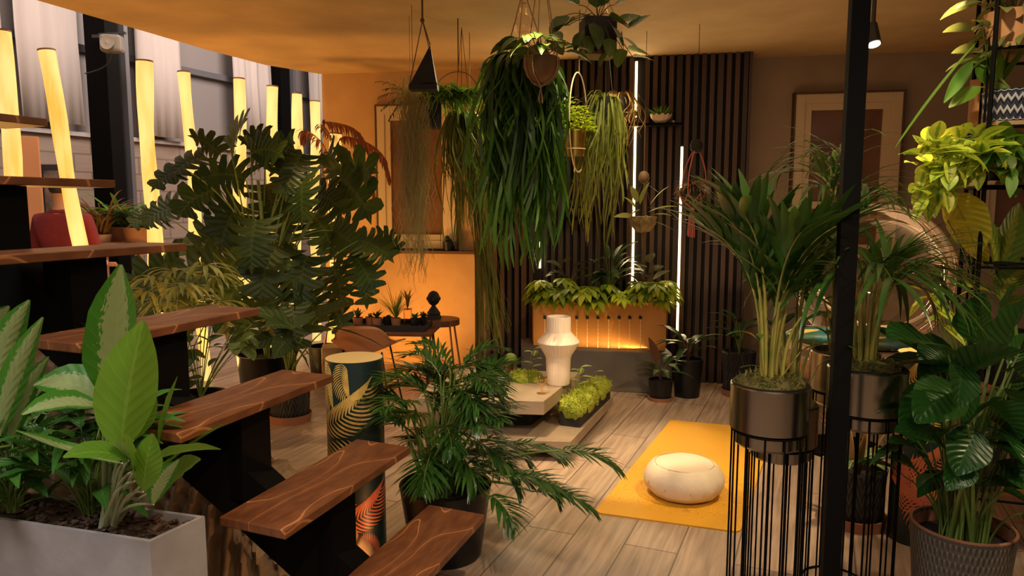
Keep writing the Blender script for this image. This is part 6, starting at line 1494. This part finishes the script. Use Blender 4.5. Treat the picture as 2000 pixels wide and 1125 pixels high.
for (px, py, hd, s, w_) in ((1235, 425, 165, .16, .07), (1265, 415, 25, .22, .05), (1250, 400, 80, .2, .05), (1270, 400, 60, .2, .05), (1262, 430, -10, .25, .02), (1245, 395, 110, .15, .05), (1260, 420, -50, .1, .04), (1250, 410, 200, .12, .05), (1240, 405, 130, .14, .05), (1275, 420, 10, .14, .05), (1290, 380, 140, .2, .012), (1285, 400, -30, .28, .02)):
    e = P(px, py, 5.28); a = math.radians(hd); leaf(ml, e, Vector((math.cos(a), -.4, math.sin(a))), s, w_, .5, .2, 6, .8, .7, roll=R.uniform(-.6, .6))
mesh('leaves', ml, LM['grey'], t)
# 9 pink macrame hanger
c = P(1351, 378, 5.1); t = thing('pink_macrame_hanger', 'pink corded macrame hanger with a tassel and a wiry plant by the right light strip', 'hanging plant', (c.x, c.y, c.z))
mb = MB(); mb.lathe([(.001, -.07), (.05, -.065), (.085, 0), (.08, .04), (.07, .04), (.001, .02)], (c.x, c.y, c.z), 26); mesh('pot', mb, M['matblack'], t)
mb = MB(); kt = P(1360, 285, 5.1); kb = P(1352, 408, 5.1)
for k in range(6):
    a = k * PI / 3; z1 = Vector((c.x + .087 * math.cos(a), c.y + .087 * math.sin(a), c.z + .0)); a2 = a + PI / 6; z2 = Vector((c.x + .066 * math.cos(a2), c.y + .066 * math.sin(a2), c.z - .055)); a3 = a - PI / 6; z3 = Vector((c.x + .066 * math.cos(a3), c.y + .066 * math.sin(a3), c.z - .055))
    mb.tube([z1, z2, kb], .0045, n=5); mb.tube([z1, z3, kb], .0045, n=5)
    if k % 2 == 0: mb.tube(bez(z1, z1 + UP * .16 + (z1 - c) * .4, kt, 8), .005, n=5)
mb.ball(kb, .018, 10, 8)
for k in range(46): a = R.uniform(0, 6.28); q = R.uniform(0, .036); mb.tube([kb, (kb.x + q * math.cos(a) * .7, kb.y + q * math.sin(a), kb.z - .06), (kb.x + q * math.cos(a), kb.y + q * math.sin(a), kb.z - R.uniform(.17, .20))], .0028, n=4)
mesh('cords', mb, M['pinkrope'], t); mb = MB(); mb.ball(kt, .045, 14, 9, (1, 1, 1.1)); mb.tube([kt, (kt.x, kt.y, CEIL)], .002, n=5); mesh('wooden_knob', mb, M['matblack'], t)
ml = MB(); r5 = random.Random(6)
for i in range(160): a = r5.uniform(0, 6.28); leaf(ml, (c.x, c.y, c.z + .03), Vector((math.cos(a), math.sin(a), r5.uniform(.1, 1.3))), r5.uniform(.08, .20), .009, r5.uniform(.8, 2.4), 0, 5, .8, .6)
mesh('leaves', ml, LM['brownleaf'], t)
# ================================================================ clear bubble chair with printed cushions
c = P(1705, 540, 4.45); RB = .46
t = thing('bubble_chair', 'clear acrylic bubble chair with a light rim standing behind the palms', 'chair', (c.x, c.y, c.z))
mb = MB(); Mx = Matrix.Rotation(math.radians(-62), 3, 'X'); Mx = Matrix.Rotation(math.radians(-20), 3, 'Z') @ Matrix.Rotation(math.radians(72), 3, 'X')
prb = []
for k in range(25):
    a = math.radians(0 + 128 * k / 24); prb.append((max(.002, RB * math.sin(a)), -RB * math.cos(a)))
mb.lathe(prb, c, 48, M3=Mx); mesh('acrylic_shell', mb, M['glass'], t)
mb = MB(); a = math.radians(128); rrr = RB * math.sin(a); zr = -RB * math.cos(a); pts = []
for k in range(49): q = Mx @ Vector((rrr * math.cos(k / 48 * 2 * PI), rrr * math.sin(k / 48 * 2 * PI), zr)); pts.append(c + q)
mb.tube(pts, .014, n=8); mesh('rim', mb, simple('rim_cream', (.60, .40, .25), .3), t)
def patmat():
    m, n, N, L, b = nt('tropical_print'); tc = N.new('ShaderNodeTexCoord'); v = N.new('ShaderNodeTexVoronoi'); v.inputs['Scale'].default_value = 9; mp = N.new('ShaderNodeMapping'); mp.inputs['Scale'].default_value = (1, 2.6, 1); mp.inputs['Rotation'].default_value = (.3, .5, .7)
    L.new(tc.outputs['Object'], mp.inputs[0]); L.new(mp.outputs[0], v.inputs[0]); r = N.new('ShaderNodeValToRGB'); r.color_ramp.interpolation = 'CONSTANT'; e = r.color_ramp.elements; e[0].position = 0; e[0].color = (.02, .10, .10, 1); e[1].position = .3; e[1].color = (.55, .38, .10, 1)
    for p_, c_ in ((.5, (.02, .08, .03)), (.62, (.55, .60, .50)), (.75, (.45, .12, .03)), (.85, (.03, .14, .16))): q = e.new(p_); q.color = c4(c_)
    sx = N.new('ShaderNodeSeparateColor'); L.new(v.outputs['Color'], sx.inputs[0]); L.new(sx.outputs[0], r.inputs[0]); L.new(r.outputs[0], b.inputs['Base Color']); b.inputs['Roughness'].default_value = .5; return m
M['print'] = patmat()
for (px, py, yy, sz, lab) in ((1600, 655, 4.15, (1.3, 1.0, .36), 'round cushion with a teal and gold tropical print in the bubble chair, left side'), (1730, 668, 4.4, (1.4, 1.0, .34), 'tropical print cushion in the bubble chair, right of the steel post')):
    q = P(px, py, yy); mb = MB(); mb.ball(q, .145, 24, 12, sz, .12, 3, 2); tag(mesh('printed_cushion', mb, M['print'], loc=q), lab, 'cushion')
q = P(1640, 690, 4.3); t2 = thing('round_pouf', 'low round tan leather seat pad under the bubble chair cushions', 'seat', (P(1650, 700, 4.35).x, 4.35, 0))
qx = P(1655, 700, 4.35); mb = MB(); mb.lathe([(.001, qx.z - .10), (.30, qx.z - .10), (.42, qx.z - .02), (.44, qx.z + .05), (.42, qx.z + .06), (.001, qx.z + .03)], (qx.x, qx.y, 0), 40); mesh('pad', mb, simple('tan_pad', (.32, .19, .12), .5), t2)
mb = MB(); mb.lathe([(.001, 0), (.24, 0), (.24, .02), (.04, .04), (.03, qx.z - .10), (.001, qx.z - .10)], (qx.x, qx.y, 0), 32); mesh('pedestal', mb, M['steel'], t2)
# ================================================================ metal shelving, right edge
A0 = Vector((1.90, 2.95, 0)); SX = Vector((.95, -.31, 0)).normalized() * .80; SYv = Vector((.39, .92, 0)).normalized() * .40
ZS = [.30, .75, 1.275, 1.60, 1.835, 2.14]
t = thing('metal_shelving', 'tall black metal shelving with thin wooden shelves along the right edge', 'shelf', (A0.x, A0.y, 0))
for (u, v) in ((0, 0), (1, 0), (0, 1), (1, 1), (0, .5)):
    p = A0 + SX * u + SYv * v; mb = MB(); mb.tube([(p.x, p.y, 0), (p.x, p.y, CEIL - .01)], .009 if v != .5 else .005, n=8); mesh('upright', mb, M['steel'], t)
mb = MB(); p = A0 + SX * .0 + SYv * .25; mb.tube([(p.x, p.y, 1.0), (p.x, p.y, CEIL - .02)], .005, n=6); mesh('upright', mb, M['steel'], t)
for z in ZS:
    for (a, b) in ((A0, A0 + SX), (A0 + SYv, A0 + SX + SYv), (A0, A0 + SYv), (A0 + SX, A0 + SX + SYv)):
        mb = MB(); mb.tube([(a.x, a.y, z - .026), (b.x, b.y, z - .026)], .006, n=6); mesh('crossbar', mb, M['steel'], t)
    if z in (1.275,): continue
    mb = MB(); m_ = A0 + SX * .5 + SYv * .5; mb.box((m_.x, m_.y, z - .010), (.78, .38, .016), math.atan2(SX.y, SX.x)); mesh('shelf_board', mb, simple('birch_board', (.34, .20, .09), .5) if z > 1.5 else M['tread'], t, False)
mb = MB(); m_ = A0 + SX * .5 + SYv * .5; mb.box((m_.x, m_.y, 1.265), (.78, .38, .008), math.atan2(SX.y, SX.x)); mesh('shelf_board', mb, M['steel'], t, False)
def on(u, v, z): p = A0 + SX * u + SYv * v; return Vector((p.x, p.y, z))
# top shelf: white blue woven pot with broad leaves at 1.835
c = on(.13, .40, 1.836); t = thing('woven_pot_plant', 'broad upright green leaves in a blue and white woven pot on the upper shelf', 'plant', c)
zt = pot('pot', t, c, .105, .13, M['wovenblue'], .92, .006, .015); ms = MB(); ml = MB(); rt = Vector((c.x, c.y, zt))
for (bx_, by, tx, ty, w_, rl) in ((1930, 160, 1918, 60, 42, 1.2), (1945, 160, 1935, 95, 62, 1.3), (1925, 165, 1912, 105, 34, 1.0), (1960, 160, 1985, 60, 30, 1.1), (1955, 165, 2010, 90, 30, .9), (1915, 170, 1855, 210, 34, .8), (1900, 120, 1845, 200, 26, 1.3)):
    pxleaf(bx_, by, tx, ty, c.y, c.y + R.uniform(-.04, .04), w_, .15, rl, .2, (.8, .8), root=rt, mbs=ms, mbl=ml, pr=.005)
e = P(1905, 85, c.y - .05); mb2_ = MB(); ml_ = ml; leaf(ml, P(1908, 82, c.y - .1), P(1784, 222, c.y - .25) - P(1908, 82, c.y - .1), .62, .016, .15, .2, 10, .9, .4)
mesh('stems', ms, M['stem'], t); mesh('leaves', ml, LM['fern'], t)
c = on(.55, .55, 1.836); t = thing('square_pot_plant', 'dark square pot with long upright leaves on the upper shelf beside the woven pot', 'plant', c)
mb = MB(); mb.box((c.x, c.y, c.z + .075), (.22, .2, .15), -.3); mesh('pot', mb, M['plastic'], t, False, bevel=.004); ml = MB()
for i in range(16): a = R.uniform(0, 6.28); leaf(ml, (c.x, c.y, c.z + .14), Vector((math.cos(a) * .4, math.sin(a) * .4, 1)), R.uniform(.14, .24), .045, .4, .3, 6, .8, .7)
mesh('leaves', ml, LM['yellow'], t)
# top plants at 2.14
c = on(.10, .3, 2.141); t = thing('trailing_shelf_plant', 'olive plant spilling over the topmost shelf at the upper right', 'plant', c); zt = pot('pot', t, c, .10, .13, M['card'], .85, .006, .02); ms = MB(); ml = MB()
for i in range(46):
    a = R.uniform(1.2, 5.0); e = Vector((c.x + .17 * math.cos(a) * R.random(), c.y + .16 * math.sin(a) * R.random(), zt + R.uniform(-.16, .16))); ms.tube([(c.x, c.y, zt), e], .003, n=4); leaf(ml, e, Vector((math.cos(a), math.sin(a), R.uniform(-.6, .5))), R.uniform(.09, .15), R.uniform(.04, .07), .8, .2, 6, .7, .7, roll=R.uniform(-.6, .6))
mesh('stems', ms, M['brownstem'], t); mesh('leaves', ml, LM['grey'], t)
c = on(.5, .5, 2.141); t = thing('terracotta_pot_plant', 'round terracotta pot on the topmost shelf at the corner of the photo', 'plant', c); zt = pot('pot', t, c, .13, .16, M['terracotta'], .8, .008, .02); ml = MB()
for i in range(26): a = R.uniform(0, 6.28); leaf(ml, (c.x, c.y, zt), Vector((math.cos(a), math.sin(a), .8)), R.uniform(.14, .24), .05, 1.2, .2, 6, .8, .7)
mesh('leaves', ml, LM['dark'], t)
mb = MB(); c = on(.04, .62, 1.836); mb.box((c.x, c.y + .02, c.z + .10), (.06, .10, .20), .5); tag(mesh('wooden_block', mb, M['card'], smooth=False, bevel=.004), 'small tan wooden box upright on the upper shelf beside the left uprights', 'box')
# variegated cascade on the 1.60 shelf
c = on(.14, .35, 1.601); t = thing('variegated_trailing_plant', 'bright yellow-green variegated plant cascading off the shelf', 'plant', c); zt = pot('pot', t, c, .11, .12, M['matblack'], .85, .006, .02)
ms = MB(); ml = MB(); mg = MB(); r7 = random.Random(17)
for i in range(250):
    u = r7.random()
    px = 1800 + 190 * u + r7.uniform(-12, 12); py = (262 + 35 * abs(u - .5)) + r7.random() * (115 if u < .35 else 62); yy = c.y + r7.uniform(-.26, .02) 
    e = P(px, py, yy)
    if i % 4 == 0: ms.tube(bez((c.x, c.y, zt), Vector((c.x, c.y, zt)).lerp(e, .5) + UP * .08, e, 5), .003, .002, 4)
    a = r7.uniform(0, 6.28); d = Vector((math.cos(a) - .2, -.6, math.sin(a) * .9 - .15))
    leaf(ml if u < .75 else mg, e, d, r7.uniform(.07, .12), r7.uniform(.042, .062), .5, .3, 6, .75, .8, roll=r7.uniform(-.5, .5))
mesh('stems', ms, M['stem'], t); mesh('variegated_leaves', ml, LM['limevar'], t); mesh('green_leaves', mg, LM['fern'], t, label='plain green leaves at the right')
c = on(.6, .5, 1.601); t = thing('black_shelf_pot', 'black pot with broad dark leaves on the middle shelf at the right edge', 'plant', c); zt = pot('pot', t, c, .12, .14, M['plastic'], .85, .006, .02); ml = MB()
for i in range(18): a = R.uniform(0, 6.28); leaf(ml, (c.x, c.y, zt), Vector((math.cos(a), math.sin(a), R.uniform(.2, .9))), R.uniform(.15, .24), .07, 1.2, .2, 6, .8, .7)
mesh('leaves', ml, LM['dieff'], t)
# yellow leaf plant and dieffenbachia on the 1.275 shelf ... standing lower
c = on(.10, .55, .751); t = thing('yellow_leaved_plant', 'plant with very large ribbed yellow leaves hanging below the variegated cascade', 'plant', c); zt = pot('pot', t, c, .11, .20, M['plastic'], .85, .006, .02); ms = MB(); ml = MB(); rt = Vector((c.x, c.y, zt))
pxleaf(1852, 378, 1906, 500, c.y - .12, c.y - .16, 92, .35, .75, .2, (.75, .7), root=rt, mbs=ms, mbl=ml); pxleaf(1850, 430, 1925, 520, c.y - .1, c.y - .14, 60, .3, .6, .2, (.75, .7), root=rt, mbs=ms, mbl=ml)
mesh('stems', ms, M['stem'], t); mesh('leaves', ml, LM['yellow'], t)
c = on(.22, .30, .751); t = thing('dieffenbachia_plant', 'mottled olive and yellow dieffenbachia with upright leaves on the lower shelf', 'plant', c); zt = pot('pot', t, c, .12, .22, M['plastic'], .85, .006, .02); ms = MB(); ml = MB(); rt = Vector((c.x, c.y, zt))
for b in ((1948, 555, 1915, 415, 55, 1.1), (1955, 540, 1992, 400, 62, 1.2), (1960, 560, 2030, 430, 66, .9), (1950, 560, 1900, 500, 50, .6), (1955, 580, 2020, 510, 60, .6), (1945, 575, 1880, 560, 40, .5), (1960, 600, 2040, 590, 60, .4)):
    pxleaf(b[0], b[1], b[2], b[3], c.y, c.y + R.uniform(-.1, .05), b[4], .35, b[5], .25, (.85, .7), root=rt, mbs=ms, mbl=ml, pr=.008)
mesh('stems', ms, M['stem'], t); mesh('leaves', ml, LM['dieff'], t)
c = on(.03, .75, 1.2715); c = on(.08, .25, .301); t = thing('lime_spray_plant', 'small lime-striped spray of leaves low beside the shelving uprights', 'plant', c); zt = pot('pot', t, c, .10, .2, M['plastic'], .85, .006, .02); ms = MB(); ml = MB(); rt = Vector((c.x, c.y, zt))
for i in range(16):
    px = R.uniform(1800, 1880); py = R.uniform(560, 640); e = P(px, py, c.y + R.uniform(-.05, .1)); ms.tube(bez(rt, rt.lerp(e, .5) + UP * .1, e, 5), .003, .002, 4); leaf(ml, e, Vector((R.uniform(-1, .2), -.4, R.uniform(-.3, .4))), .13, .03, .5, .2, 6, .8, .7, roll=R.uniform(-.5, .5))
mesh('stems', ms, M['stem'], t); mesh('leaves', ml, LM['limevar'], t)
# framed mirror-like picture seen through the shelving
x0_, x1_ = 3.98, 4.62

window('window_3', 3.72, 4.45, 1.18, 1.98)
